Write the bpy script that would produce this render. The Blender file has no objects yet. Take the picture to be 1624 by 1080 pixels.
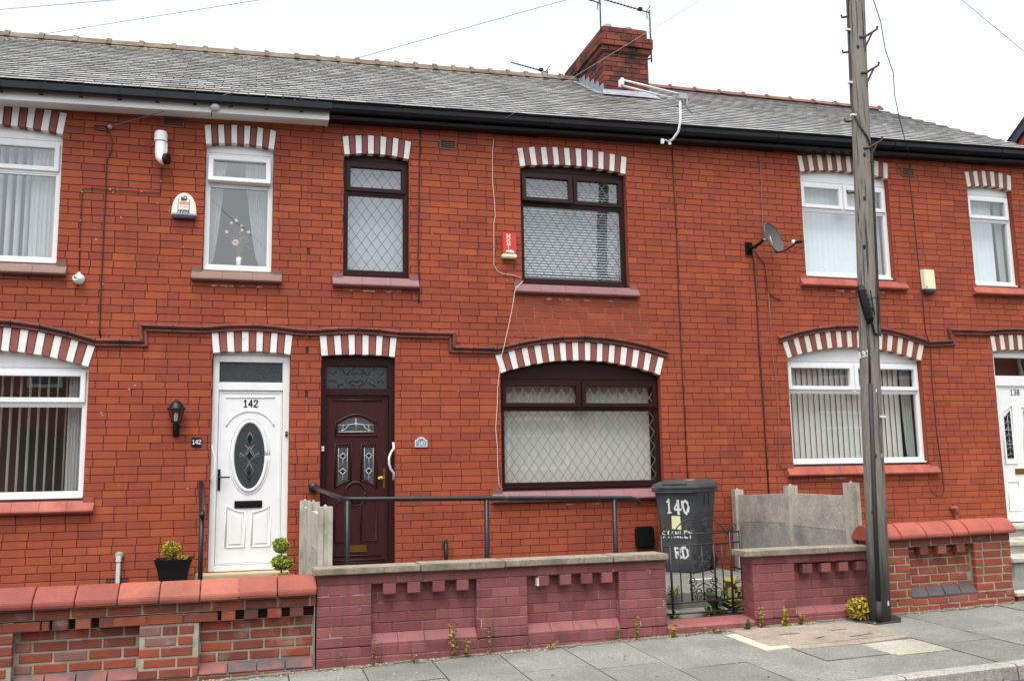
import bpy, bmesh, math, random
from mathutils import Vector, Matrix
random.seed(7)
R = math.radians
scn = bpy.context.scene
COL = scn.collection

# ---------------------------------------------------------------- camera, sky, sun, exposure
cam = bpy.data.objects.new("camera", bpy.data.cameras.new("camera"))
COL.objects.link(cam)
yaw, pitch, roll = R(16.131), R(8.1154), R(-1.0265)
fw = Vector((math.sin(yaw)*math.cos(pitch), math.cos(yaw)*math.cos(pitch), math.sin(pitch)))
rt = Vector((math.cos(yaw), -math.sin(yaw), 0)); up = rt.cross(fw)
r2 = rt*math.cos(roll) + up*math.sin(roll); u2 = -rt*math.sin(roll) + up*math.cos(roll)
mw = Matrix((r2, u2, -fw)).transposed().to_4x4(); mw.translation = (0, -10.644, 1.5)
cam.matrix_world = mw
cam.data.sensor_width = 36; cam.data.lens = 36*1474.14/1624
cam.data.clip_start = .05; cam.data.clip_end = 2000
scn.camera = cam

SUN_EL, SUN_AZ = R(68), R(208)      # azimuth measured from +Y, clockwise; the sun stands behind the camera's left shoulder
w = bpy.data.worlds.new("World"); scn.world = w; w.use_nodes = True
nt = w.node_tree; nt.nodes.clear()
sky = nt.nodes.new("ShaderNodeTexSky"); sky.sky_type = 'NISHITA'; sky.sun_disc = False
sky.sun_elevation = SUN_EL; sky.sun_rotation = SUN_AZ; sky.dust_density = 3.0; sky.air_density = 1.3
hs = nt.nodes.new("ShaderNodeHueSaturation"); hs.inputs["Saturation"].default_value = .26
bg = nt.nodes.new("ShaderNodeBackground"); bg.inputs["Strength"].default_value = .15
wo = nt.nodes.new("ShaderNodeOutputWorld")
nt.links.new(sky.outputs[0], hs.inputs["Color"]); nt.links.new(hs.outputs[0], bg.inputs[0]); nt.links.new(bg.outputs[0], wo.inputs[0])
sl = bpy.data.lights.new("sun", 'SUN'); sl.energy = 1.25; sl.angle = R(38); sl.color = (1, .96, .9)
so = bpy.data.objects.new("sun", sl); COL.objects.link(so)
sd = Vector((math.sin(SUN_AZ)*math.cos(SUN_EL), math.cos(SUN_AZ)*math.cos(SUN_EL), math.sin(SUN_EL)))
so.rotation_euler = sd.to_track_quat('Z', 'Y').to_euler(); so.location = (-5, -20, 20)
vs = scn.view_settings
vs.view_transform = 'Standard'; vs.look = 'None'; vs.gamma = 1; vs.use_curve_mapping = False; vs.exposure = 1.13
scn.cycles.max_bounces = 6; scn.cycles.transparent_max_bounces = 10

# ---------------------------------------------------------------- materials
def mat(name, col=(.5, .5, .5), rough=.6, var=0, vscale=6, bump=0, bscale=80, metal=0, ramp=None, dirt=None, dscale=1.5,
        damt=.5, dlo=.5, dhi=.7, spec=.5, stretch=(1, 1, 1), chips=None, fine=0, fscale=220, streak=None, zmix=None):
    m = bpy.data.materials.new(name); m.use_nodes = True
    t = m.node_tree; N, L = t.nodes, t.links
    b = N["Principled BSDF"]; b.inputs["Roughness"].default_value = rough; b.inputs["Metallic"].default_value = metal
    b.inputs["Specular IOR Level"].default_value = spec
    g = N.new("ShaderNodeNewGeometry"); mp = N.new("ShaderNodeMapping"); mp.inputs["Scale"].default_value = stretch
    L.new(g.outputs["Position"], mp.inputs["Vector"]); P = mp.outputs[0]
    def noise(sc, det=4, rgh=.6):
        n = N.new("ShaderNodeTexNoise"); n.inputs["Scale"].default_value = sc; n.inputs["Detail"].default_value = det
        n.inputs["Roughness"].default_value = rgh; L.new(P, n.inputs["Vector"]); return n.outputs["Fac"]
    def mrange(src, a, b_, c, d):
        r = N.new("ShaderNodeMapRange"); r.inputs[1].default_value = a; r.inputs[2].default_value = b_
        r.inputs[3].default_value = c; r.inputs[4].default_value = d; L.new(src, r.inputs[0]); return r.outputs[0]
    def mix(fac, a, b_, mode='MIX'):
        x = N.new("ShaderNodeMix"); x.data_type = 'RGBA'; x.blend_type = mode
        for s, v in ((0, fac), (6, a), (7, b_)):
            if isinstance(v, (int, float)): x.inputs[s].default_value = v
            elif isinstance(v, tuple): x.inputs[s].default_value = v + (1,)
            else: L.new(v, x.inputs[s])
        return x.outputs[2]
    if ramp:
        a = N.new("ShaderNodeAttribute"); a.attribute_name = "tint"; cr = N.new("ShaderNodeValToRGB")
        L.new(a.outputs["Fac"], cr.inputs[0]); e = cr.color_ramp.elements
        while len(e) < len(ramp): e.new(.5)
        for el, (p, c) in zip(e, ramp): el.position = p; el.color = c + (1,)
        c = cr.outputs[0]
    else:
        rgb = N.new("ShaderNodeRGB"); rgb.outputs[0].default_value = col + (1,); c = rgb.outputs[0]
    if var:
        f = mrange(noise(vscale), .25, .75, 1-var, 1+var)
        hv = N.new("ShaderNodeHueSaturation"); L.new(f, hv.inputs["Value"]); L.new(c, hv.inputs["Color"]); c = hv.outputs[0]
    if fine:
        f = mrange(noise(fscale, 3), .3, .7, 1-fine, 1+fine)
        hv = N.new("ShaderNodeHueSaturation"); L.new(f, hv.inputs["Value"]); L.new(c, hv.inputs["Color"]); c = hv.outputs[0]
    if dirt:
        c = mix(mrange(noise(dscale, 6, .65), dlo, dhi, 0, damt), c, dirt)
    if streak:      # (colour, amount): long vertical runs of dirt
        mp2 = N.new("ShaderNodeMapping"); mp2.inputs["Scale"].default_value = (9, 9, .7); L.new(g.outputs["Position"], mp2.inputs["Vector"])
        n = N.new("ShaderNodeTexNoise"); n.inputs["Scale"].default_value = 1.6; n.inputs["Detail"].default_value = 5
        L.new(mp2.outputs[0], n.inputs["Vector"]); c = mix(mrange(n.outputs["Fac"], .52, .75, 0, streak[1]), c, streak[0])
    if zmix:        # creosote soaked up from the ground to an uneven height
        sx = N.new("ShaderNodeSeparateXYZ"); L.new(g.outputs["Position"], sx.inputs[0]); ad = N.new("ShaderNodeMath"); ad.operation = 'MULTIPLY_ADD'; ad.inputs[1].default_value = -1.1
        L.new(noise(3, 5), ad.inputs[0]); L.new(sx.outputs["Z"], ad.inputs[2]); c = mix(mrange(ad.outputs[0], zmix[1]-.55, zmix[2]-.55, .96, 0), c, zmix[0])
    if chips: c = mix(mrange(noise(chips[1], 5, .7), chips[2], chips[2]+.03, 0, 1), c, chips[0])
    L.new(c, b.inputs["Base Color"])
    if bump:
        bp = N.new("ShaderNodeBump"); bp.inputs["Strength"].default_value = bump; bp.inputs["Distance"].default_value = .01
        L.new(noise(bscale, 5, .7), bp.inputs["Height"]); L.new(bp.outputs[0], b.inputs["Normal"])
    return m

def glass_mat(name, tintc=(1, 1, 1), boost=1.7, wav=.012):
    m = bpy.data.materials.new(name); m.use_nodes = True
    t = m.node_tree; N, L = t.nodes, t.links; N.clear()
    o = N.new("ShaderNodeOutputMaterial"); x = N.new("ShaderNodeMixShader"); tr = N.new("ShaderNodeBsdfTransparent"); gl = N.new("ShaderNodeBsdfGlossy")
    gl.inputs["Roughness"].default_value = .01; tr.inputs[0].default_value = tintc + (1,)
    fr = N.new("ShaderNodeLayerWeight"); fr.inputs[0].default_value = .5
    pw = N.new("ShaderNodeMath"); pw.operation = 'POWER'; pw.inputs[1].default_value = 5; L.new(fr.outputs["Facing"], pw.inputs[0])
    mu = N.new("ShaderNodeMath"); mu.operation = 'MULTIPLY_ADD'; mu.inputs[1].default_value = 1-boost*.04; mu.inputs[2].default_value = boost*.04; mu.use_clamp = True
    ns = N.new("ShaderNodeTexNoise"); ns.inputs["Scale"].default_value = 2.2; bp = N.new("ShaderNodeBump"); bp.inputs["Strength"].default_value = wav; bp.inputs["Distance"].default_value = .05
    g = N.new("ShaderNodeNewGeometry"); L.new(g.outputs["Position"], ns.inputs["Vector"])
    L.new(ns.outputs["Fac"], bp.inputs["Height"]); L.new(bp.outputs[0], gl.inputs["Normal"])
    L.new(pw.outputs[0], mu.inputs[0]); L.new(mu.outputs[0], x.inputs[0]); L.new(tr.outputs[0], x.inputs[1]); L.new(gl.outputs[0], x.inputs[2]); L.new(x.outputs[0], o.inputs[0])
    return m

def sheer_mat(name, col, opac):
    m = bpy.data.materials.new(name); m.use_nodes = True
    t = m.node_tree; N, L = t.nodes, t.links; b = N["Principled BSDF"]; b.inputs["Base Color"].default_value = col + (1,); b.inputs["Roughness"].default_value = .9
    x = N.new("ShaderNodeMixShader"); tr = N.new("ShaderNodeBsdfTransparent"); x.inputs[0].default_value = opac
    L.new(tr.outputs[0], x.inputs[1]); L.new(b.outputs[0], x.inputs[2]); L.new(x.outputs[0], N["Material Output"].inputs[0]); return m

BR = [(0, (.225, .054, .036)), (.15, (.262, .059, .035)), (.5, (.298, .066, .034)), (.85, (.325, .074, .034)), (1, (.365, .09, .037))]
m_brick = mat("facing_brick", ramp=BR, rough=.8, spec=.2, var=.13, vscale=1.3, fine=.09, fscale=70, bump=.10, bscale=120, dirt=(.15, .042, .030), dscale=.8, damt=.32, dlo=.5, dhi=.72, streak=((.14, .042, .030), .30))
m_mort = mat("dark_mortar", (.052, .024, .018), .9, var=.3, vscale=5)
m_mortw = mat("white_repointing", (.42, .30, .25), .9, var=.35, vscale=7)
GB = [(0, (.08, .034, .028)), (.2, (.16, .044, .029)), (.6, (.24, .054, .028)), (.9, (.30, .072, .031)), (1, (.22, .11, .09))]
m_gbrick = mat("garden_brick", ramp=GB, rough=.75, var=.18, vscale=14, fine=.12, bump=.2, bscale=90, dirt=(.40, .31, .27), dscale=4.5, damt=.5, dlo=.58, dhi=.72)
m_gmort = mat("sandy_mortar", (.36, .33, .26), .95, var=.35, vscale=12, bump=.4, bscale=60, dirt=(.06, .06, .05), dscale=3, damt=.7, dlo=.5, dhi=.7)
m_blue = mat("blue_engineering_brick", (.055, .058, .065), .5, var=.3, vscale=12, dirt=(.2, .08, .06), dscale=5, damt=.5)
m_sooty = mat("sooty_plinth_brick", (.20, .06, .05), .6, var=.3, vscale=8, dirt=(.06, .05, .055), dscale=5, damt=.9, dlo=.45, dhi=.6)
m_maroon = mat("maroon_masonry_paint", ramp=[(0, (.195, .058, .063)), (.5, (.232, .074, .077)), (1, (.275, .096, .095))], rough=.6, spec=.35, var=.16, vscale=2.2, fine=.05, fscale=50, bump=.25, bscale=45, dirt=(.07, .045, .042), dscale=2.0, damt=.6, dlo=.55, dhi=.78, streak=((.075, .05, .047), .55), chips=((.50, .33, .29), 26, .715))
m_marj = mat("chipped_paint_joint", (.19, .07, .08), .6, var=.3, vscale=9, dirt=(.5, .38, .36), dscale=6, damt=.9, dlo=.56, dhi=.64)
m_terra = mat("red_terracotta", ramp=[(0, (.22, .052, .043)), (.5, (.29, .080, .056)), (1, (.36, .115, .073))], rough=.7, spec=.3, var=.22, vscale=4, fine=.10, fscale=45, bump=.25, bscale=45, dirt=(.13, .05, .036), dscale=2.6, damt=.6, dlo=.5, dhi=.75, chips=((.42, .30, .24), 17, .70))
m_terra2 = mat("bright_clay_tile", ramp=[(0, (.28, .060, .044)), (1, (.37, .098, .064))], rough=.6, spec=.35, var=.2, vscale=5, bump=.15, bscale=50, dirt=(.20, .035, .03), dscale=6, damt=.5, dlo=.55, dhi=.65)
m_bsill = mat("brown_painted_sill", (.165, .085, .06), .55, var=.15, vscale=6, dirt=(.33, .2, .16), dscale=7, damt=.5, dlo=.62, dhi=.7)
m_psill = mat("plum_painted_sill", (.20, .085, .09), .5, var=.12, vscale=6, dirt=(.07, .04, .04), dscale=16, damt=.7, dlo=.64, dhi=.7)
m_vw = mat("white_masonry_paint", (.78, .77, .74), .6, var=.06, vscale=8, dirt=(.42, .33, .25), dscale=6, damt=.55, dlo=.56, dhi=.74, chips=((.16, .05, .035), 30, .71))
m_vc = mat("cream_masonry_paint", (.66, .62, .52), .6, var=.1, vscale=8, dirt=(.4, .3, .22), dscale=7, damt=.5, dlo=.6, dhi=.75)
m_vr = mat("red_masonry_paint", (.26, .070, .055), .6, var=.12, vscale=8, dirt=(.1, .05, .05), dscale=6, damt=.3)
m_vd = mat("dull_red_voussoir", (.20, .052, .038), .6, var=.15, vscale=8)
m_string = mat("moulded_red_brick", ramp=[(0, (.13, .04, .03)), (1, (.23, .055, .035))], rough=.6, var=.2, vscale=10, dirt=(.035, .03, .028), dscale=3, damt=.8, dlo=.47, dhi=.65)
m_white = mat("white_plastic", (.78, .80, .80), .32, var=.03, vscale=3, dirt=(.56, .56, .52), dscale=3.5, damt=.25, dlo=.5, dhi=.8, streak=((.55, .55, .50), .22))
m_whitd = mat("weathered_white_plastic", (.72, .73, .71), .35, var=.05, vscale=4, dirt=(.4, .4, .36), dscale=4, damt=.25, streak=((.4, .4, .36), .25))
m_rose = mat("dark_rosewood_plastic", (.026, .0075, .008), .45, spec=.2, var=.25, vscale=12, stretch=(6, 6, .8))
m_rosed = mat("rosewood_door_skin", (.040, .0095, .0095), .45, spec=.25, var=.3, vscale=10, stretch=(8, 8, .7))
m_black = mat("black_plastic", (.007, .007, .008), .4, spec=.25)
m_gut = mat("black_gutter_paint", (.006, .007, .009), .35, var=.3, vscale=6, dirt=(.03, .03, .032), dscale=5, damt=.4, dlo=.55, dhi=.75, spec=.3)
m_blackmetal = mat("black_painted_iron", (.008, .009, .013), .4, spec=.35, var=.3, vscale=14, dirt=(.12, .10, .09), dscale=8, damt=.6, dlo=.62, dhi=.68)
m_iron = mat("black_wrought_iron", (.014, .014, .016), .5, var=.3, vscale=20)
m_rust = mat("rusty_iron", (.07, .035, .025), .8, var=.4, vscale=20)
m_slate = mat("roof_slate", ramp=[(0, (.17, .17, .17)), (.5, (.285, .283, .27)), (1, (.42, .41, .385))], rough=.42, var=.14, vscale=3, fine=.12, fscale=40, bump=.2, bscale=40, dirt=(.15, .135, .095), dscale=1.3, damt=.6, dlo=.5, dhi=.68, spec=.5, chips=((.50, .49, .43), 9, .70))
m_slated = mat("shaded_slate_edge", (.022, .022, .023), .9, var=.3, vscale=20)  # dark tail and side edges: shade between slate rows put into the colour
m_deck = mat("dark_roof_deck", (.02, .02, .02), .9)
m_ridgeg = mat("weathered_ridge_tile", ramp=[(0, (.09, .068, .055)), (1, (.17, .115, .085))], rough=.9, spec=.2, var=.3, vscale=6, bump=.4, bscale=40, dirt=(.22, .20, .16), dscale=4, damt=.8, dlo=.45, dhi=.65)
m_ridger = mat("red_ridge_tile", (.175, .072, .052), .85, var=.35, vscale=6, bump=.3, bscale=40, spec=.2, dirt=(.12, .09, .07), dscale=4, damt=.7, dlo=.45, dhi=.65)
m_pointing = mat("ridge_pointing_mortar", (.24, .22, .175), .95, var=.3, vscale=7, bump=.4, bscale=30)
m_lead = mat("lead_flashing", (.24, .26, .28), .55, var=.3, vscale=8)
m_conc = mat("grey_concrete", ramp=[(0, (.24, .24, .235)), (1, (.47, .45, .385))], rough=.9, var=.2, vscale=5, fine=.40, fscale=60, bump=.6, bscale=70, dirt=(.15, .15, .155), dscale=1.9, damt=.6, dlo=.46, dhi=.66, streak=((.36, .35, .32), .22))
m_concp = mat("pale_concrete_post", (.42, .40, .335), .9, var=.2, vscale=7, fine=.12, bump=.3, bscale=90, dirt=(.10, .10, .08), dscale=5, damt=.6, dlo=.5, dhi=.7)
m_cope = mat("sandstone_coping", (.285, .245, .185), .95, var=.3, vscale=5, fine=.35, fscale=40, bump=.6, bscale=110, dirt=(.085, .078, .06), dscale=5, damt=.75, dlo=.46, dhi=.68)
m_flag = mat("paving_flag", ramp=[(0, (.185, .188, .168)), (.6, (.225, .227, .203)), (1, (.36, .35, .285))], rough=.95, var=.16, vscale=2.2, fine=.40, fscale=75, bump=.5, bscale=90, dirt=(.11, .112, .098), dscale=1.9, damt=.65, dlo=.45, dhi=.75, spec=.15, chips=((.33, .33, .30), 48, .705))
m_joint = mat("flag_joint_dirt", (.035, .037, .03), 1, var=.3, vscale=9)
m_patch = mat("buff_concrete_patch", (.27, .228, .175), .95, var=.25, vscale=5, fine=.35, fscale=60, bump=.4, bscale=90, dirt=(.08, .06, .05), dscale=4, damt=.4)
m_pstrip = mat("pale_concrete_strip", (.50, .44, .34), .9, var=.15, vscale=9, fine=.1)
m_yard = mat("yard_concrete", (.15, .15, .135), .9, var=.2, vscale=3, fine=.15, bump=.3, bscale=80, dirt=(.05, .05, .045), dscale=2, damt=.6)
m_kerb = mat("granite_kerb", (.30, .29, .26), .8, var=.2, vscale=7, fine=.4, fscale=70, bump=.3, bscale=120, dirt=(.03, .03, .03), dscale=26, damt=.8, dlo=.62, dhi=.68)
m_road = mat("asphalt", (.055, .055, .056), .9, var=.2, vscale=3, fine=.35, bump=.5, bscale=150)
m_ground = mat("far_ground", (.06, .065, .05), 1, var=.3, vscale=.3)
m_earth = mat("dusty_gutter_silt", (.17, .15, .12), 1, var=.3, vscale=12, bump=.4, bscale=60)
m_glass = glass_mat("window_glass", (.93, .95, .95), 4.0)
m_lamp = glass_mat("lantern_glass", (.8, .78, .72), 2.5)
m_obs = mat("obscured_dark_glass", (.035, .042, .045), .22, var=.5, vscale=60, bump=.5, bscale=75)
m_obsw = mat("bevelled_textured_glass", (.055, .062, .064), .2, var=.5, vscale=70, bump=.6, bscale=60)
m_bevel = mat("bevelled_glass_piece", (.012, .02, .024), .08)
m_came = mat("lead_came", (.16, .165, .165), .5)
m_caml = mat("bright_lead_came", (.42, .46, .47), .35)
m_slat = mat("cream_blind_fabric", (.76, .75, .68), .85, var=.04, vscale=9)
m_slatw = mat("white_blind_fabric", (.78, .86, .87), .85, var=.03, vscale=9)
m_slatg = mat("grey_blind_fabric", (.42, .44, .41), .85, var=.05, vscale=9)
m_net = sheer_mat("net_curtain", (.75, .78, .78), .6)
m_room = mat("dim_room_wall", (.26, .25, .23), .9)
m_brass = mat("polished_brass", (.62, .42, .12), .25, metal=1)
m_wood = mat("weathered_pole_timber", (.20, .184, .155), .9, var=.35, vscale=14, stretch=(6, 6, .35), bump=.8, bscale=25, dirt=(.035, .030, .025), dscale=5, damt=.85, dlo=.55, dhi=.7, zmix=((.022, .018, .015), .35, 1.35))
m_tar = mat("creosoted_pole_timber", (.022, .018, .015), .85, var=.4, vscale=14, stretch=(6, 6, .35), bump=.8, bscale=25, dirt=(.12, .10, .08), dscale=5, damt=.6, dlo=.55, dhi=.72)
m_cable = mat("black_cable", (.014, .012, .012), .5)
m_cablew = mat("white_cable", (.62, .57, .50), .5)
m_cableg = mat("grey_cable", (.20, .13, .11), .6)
m_wire = mat("overhead_wire", (.22, .23, .24), .6)
m_alum = mat("aged_aluminium", (.34, .35, .35), .45, metal=.6)
m_aer = mat("dark_aerial_metal", (.05, .05, .05), .5, metal=.4)
m_dish = mat("grey_dish_mesh", (.085, .08, .075), .55, var=.2, vscale=60)
m_bin = mat("charcoal_bin_plastic", (.040, .045, .048), .5, var=.2, vscale=7, fine=.08, bump=.1, bscale=200, dirt=(.09, .09, .085), dscale=5, damt=.4)
m_paint = mat("white_brush_paint", (.68, .68, .66), .6, var=.1, vscale=30)
m_red = mat("red_alarm_plastic", (.52, .035, .028), .35)
m_redd = mat("red_alarm_side", (.40, .05, .035), .4)
m_cream = mat("cream_plastic", (.70, .66, .46), .4)
m_cream2 = mat("ivory_plastic", (.80, .76, .64), .4)
m_navy = mat("navy_plastic", (.018, .022, .085), .3)
m_slatebl = mat("dark_blue_grey_plastic", (.02, .028, .045), .35)
m_pblue = mat("blue_glazed_plaque", (.16, .26, .34), .2, var=.2, vscale=25)
m_print_r = mat("red_print", (.62, .12, .12), .5)
m_print_y = mat("pale_gold_print", (.75, .55, .32), .5)
m_ylabel = mat("yellow_paper_sticker", (.72, .72, .38), .7, var=.1, vscale=30)
m_ltgrey = mat("light_grey_plastic", (.55, .56, .56), .45)
m_stepst = mat("pale_step_stone", (.42, .33, .20), .85, var=.12, vscale=6, fine=.1)
m_leafy = mat("golden_leaves", ramp=[(0, (.16, .12, .010)), (.5, (.34, .25, .018)), (1, (.48, .38, .05))], rough=.6)
m_leafg = mat("green_leaves", ramp=[(0, (.08, .13, .012)), (.5, (.21, .28, .022)), (1, (.38, .43, .05))], rough=.55)
m_leafd = mat("dark_weed_leaves", ramp=[(0, (.035, .07, .015)), (.6, (.10, .17, .03)), (1, (.22, .27, .06))], rough=.6)
m_leafr = mat("dry_weed_leaves", ramp=[(0, (.20, .06, .02)), (.5, (.26, .17, .035)), (1, (.34, .27, .07))], rough=.7)
m_leafa = mat("autumn_weed_leaves", ramp=[(0, (.10, .12, .02)), (.5, (.24, .20, .03)), (1, (.34, .16, .03))], rough=.7)
m_stem = mat("weed_stem", (.13, .10, .04), .8)
m_cover = mat("dusty_black_capping", (.022, .021, .020), .7, var=.3, vscale=9)
m_petal = mat("pale_artificial_petals", (.72, .66, .62), .7)
m_pink = mat("peach_petals", (.62, .38, .30), .7)
m_soil = mat("potting_soil", (.03, .022, .016), 1)
m_dk = mat("shaded_recess_brick", (.055, .032, .026), .95, var=.4, vscale=14)  # dark core behind the corbel gaps, their shade painted into its colour
m_verge = mat("blue_black_bargeboard", (.018, .02, .035), .4)

# ---------------------------------------------------------------- mesh helpers
class MB:
    def __init__(s): s.v = []; s.f = []; s.t = []; s.m = []
    def add(s, vs, fs, tint=.5, mi=0):
        o = len(s.v); s.v += [tuple(p) for p in vs]
        for f in fs: s.f.append(tuple(i+o for i in f)); s.t.append(tint); s.m.append(mi)
        return s
    def box(s, x0, x1, y0, y1, z0, z1, tint=.5, mi=0):
        v = [(x, y, z) for z in (z0, z1) for y in (y0, y1) for x in (x0, x1)]
        return s.add(v, [(0, 1, 5, 4), (1, 3, 7, 5), (3, 2, 6, 7), (2, 0, 4, 6), (4, 5, 7, 6), (0, 2, 3, 1)], tint, mi)
    def prism(s, poly, y0, y1, tint=.5, mi=0, c=0):
        """poly (x,z) counter-clockwise seen from -Y, front at y0; c = front chamfer"""
        n = len(poly)
        if c:
            cx = sum(p[0] for p in poly)/n; cz = sum(p[1] for p in poly)/n
            fr = []
            for p in poly:
                dx, dz = p[0]-cx, p[1]-cz
                fr.append((p[0]-math.copysign(min(c, abs(dx)*.4), dx), y0, p[1]-math.copysign(min(c, abs(dz)*.4), dz)))
            v = fr + [(p[0], y0+c, p[1]) for p in poly] + [(p[0], y1, p[1]) for p in poly]
            fs = [tuple(range(n))]
            for i in range(n):
                j = (i+1) % n; fs += [(i, i+n, j+n, j), (i+n, i+2*n, j+2*n, j+n)]
            return s.add(v, fs, tint, mi)
        v = [(p[0], y0, p[1]) for p in poly] + [(p[0], y1, p[1]) for p in poly]
        fs = [tuple(range(n)), tuple(range(2*n-1, n-1, -1))] + [(i, i+n, (i+1) % n+n, (i+1) % n) for i in range(n)]
        return s.add(v, fs, tint, mi)
    def tube(s, pts, r, n=6, tint=.5, mi=0, cap=True):
        P = [Vector(p) for p in pts]; rr = r if isinstance(r, (list, tuple)) else [r]*len(P)
        vs = []; prev = None
        for i, p in enumerate(P):
            d = (P[min(i+1, len(P)-1)]-P[max(i-1, 0)]).normalized()
            if prev is None:
                a = Vector((0, 0, 1)) if abs(d.z) < .9 else Vector((1, 0, 0)); u = d.cross(a).normalized()
            else:
                u = (prev-d*prev.dot(d)).normalized()
            prev = u; q = d.cross(u)
            for k in range(n):
                an = 2*math.pi*k/n; vs.append(p+(u*math.cos(an)+q*math.sin(an))*rr[i])
        fs = []
        for i in range(len(P)-1):
            for k in range(n): fs.append((i*n+k, i*n+(k+1) % n, (i+1)*n+(k+1) % n, (i+1)*n+k))
        if cap: fs += [tuple(range(n-1, -1, -1)), tuple(range((len(P)-1)*n, len(P)*n))]
        return s.add(vs, fs, tint, mi)
    def lathe(s, prof, c, axis='z', n=16, tint=.5, mi=0):
        """prof: list of (radius, height along the axis) about point c"""
        vs = []; c = Vector(c)
        for r, h in prof:
            for k in range(n):
                a = 2*math.pi*k/n
                p = {'z': Vector((r*math.cos(a), r*math.sin(a), h)), 'y': Vector((r*math.cos(a), -h, r*math.sin(a)))}[axis]
                vs.append(c+p)
        fs = [(i*n+k, i*n+(k+1) % n, (i+1)*n+(k+1) % n, (i+1)*n+k) for i in range(len(prof)-1) for k in range(n)]
        return s.add(vs, fs, tint, mi)
    def ball(s, c, r, sq=1, n=12, tint=.5, mi=0):
        return s.lathe([(r*math.sin(math.pi*i/8)+1e-5, -r*sq*math.cos(math.pi*i/8)) for i in range(9)], c, 'z', n, tint, mi)
    def frame(s, x0, x1, z0, z1, wd, y0, y1, mi=0, wb=None):
        wb = wb or wd
        s.box(x0, x0+wd, y0, y1, z0, z1, mi=mi); s.box(x1-wd, x1, y0, y1, z0, z1, mi=mi)
        s.box(x0+wd, x1-wd, y0+.0005, y1, z0, z0+wb, mi=mi); s.box(x0+wd, x1-wd, y0+.0005, y1, z1-wd, z1, mi=mi); return s
    def leaf(s, c, size, tint, mi=0, up_=None, rng=random):
        d = Vector((rng.gauss(0, 1), rng.gauss(0, 1), rng.gauss(0, 1)+.3)).normalized() if up_ is None else up_
        a = d.cross(Vector((rng.gauss(0, 1), rng.gauss(0, 1), rng.gauss(0, 1)))).normalized(); b = d.cross(a)
        c = Vector(c); l = size; wd = size*.33
        return s.add([c-a*l*.5, c+b*wd-d*wd*.2, c+a*l*.5+d*wd*.2, c-b*wd-d*wd*.2], [(0, 1, 2, 3)], tint, mi)

ORG = {}
def finish(name, mb, mats, org, smooth=False, bevel=0):
    me = bpy.data.meshes.new(name)
    me.from_pydata([(x-org[0], y-org[1], z-org[2]) for x, y, z in mb.v], [], mb.f)
    mats = mats if isinstance(mats, (list, tuple)) else [mats]
    for m in mats: me.materials.append(m)
    me.polygons.foreach_set("material_index", mb.m)
    a = me.attributes.new("tint", 'FLOAT', 'FACE'); a.data.foreach_set("value", mb.t)
    if bevel:
        bm = bmesh.new(); bm.from_mesh(me); bmesh.ops.remove_doubles(bm, verts=bm.verts, dist=1e-5)
        bmesh.ops.bevel(bm, geom=[e for e in bm.edges if len(e.link_faces) == 2 and e.calc_face_angle(0) > .5], offset=bevel, segments=2, affect='EDGES', clamp_overlap=True)
        bm.to_mesh(me); bm.free()
    if smooth:
        me.polygons.foreach_set("use_smooth", [True]*len(me.polygons))
    me.update()
    return me

def thing(name, label, cat, loc=(0, 0, 0), group=None):
    o = bpy.data.objects.new(name, None); COL.objects.link(o); o.location = loc; o.empty_display_size = .1
    o["label"] = label; o["category"] = cat
    if group: o["group"] = group
    ORG[o.name] = Vector(loc); return o

def org_of(o):
    while o.parent: o = o.parent
    return ORG[o.name]

def part(parent, name, mb, mats, smooth=False, bevel=0, kind=None, label=None):
    o = bpy.data.objects.new(name, finish(name, mb, mats, org_of(parent), smooth, bevel)); COL.objects.link(o); o.parent = parent
    if kind: o["kind"] = kind
    if label: o["label"] = label
    return o

def inst(parent, name, me, loc, rot=None, mtx=None):
    o = bpy.data.objects.new(name, me); COL.objects.link(o); o.parent = parent
    if mtx is not None:
        mtx = mtx.copy(); mtx.translation = mtx.translation-org_of(parent); o.matrix_basis = mtx
    else:
        o.location = Vector(loc)-org_of(parent)
        if rot: o.rotation_euler = rot
    return o

def solo(name, mb, mats, label, cat, loc, group=None, smooth=False, bevel=0):
    o = bpy.data.objects.new(name, finish(name, mb, mats, loc, smooth, bevel)); COL.objects.link(o); o.location = loc
    o["label"] = label; o["category"] = cat
    if group: o["group"] = group
    ORG[o.name] = Vector(loc); return o

def struct(name, mb, mats, kind="structure", smooth=False, bevel=0):
    o = bpy.data.objects.new(name, finish(name, mb, mats, (0, 0, 0), smooth, bevel)); COL.objects.link(o); o["kind"] = kind
    ORG[o.name] = Vector((0, 0, 0)); return o

# convex polygon clipping
def area(p): return .5*sum(p[i][0]*p[(i+1) % len(p)][1]-p[(i+1) % len(p)][0]*p[i][1] for i in range(len(p)))
def half(poly, a, b, left):
    out = []; n = len(poly)
    def sd_(p):
        v = (b[0]-a[0])*(p[1]-a[1])-(b[1]-a[1])*(p[0]-a[0]); return v if left else -v
    for i in range(n):
        p, q = poly[i], poly[(i+1) % n]; sp, sq = sd_(p), sd_(q)
        if sp >= 0: out.append(p)
        if sp*sq < 0: t = sp/(sp-sq); out.append((p[0]+(q[0]-p[0])*t, p[1]+(q[1]-p[1])*t))
    return out
def subtract(poly, conv):
    if max(p[0] for p in poly) <= min(p[0] for p in conv) or min(p[0] for p in poly) >= max(p[0] for p in conv): return [poly]
    if max(p[1] for p in poly) <= min(p[1] for p in conv) or min(p[1] for p in poly) >= max(p[1] for p in conv): return [poly]
    out = []; rem = poly
    for i in range(len(conv)):
        a, b = conv[i], conv[(i+1) % len(conv)]
        o = half(rem, a, b, False)
        if len(o) > 2 and area(o) > 4e-4: out.append(o)
        rem = half(rem, a, b, True)
        if len(rem) < 3 or area(rem) < 1e-6: break
    return out

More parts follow.
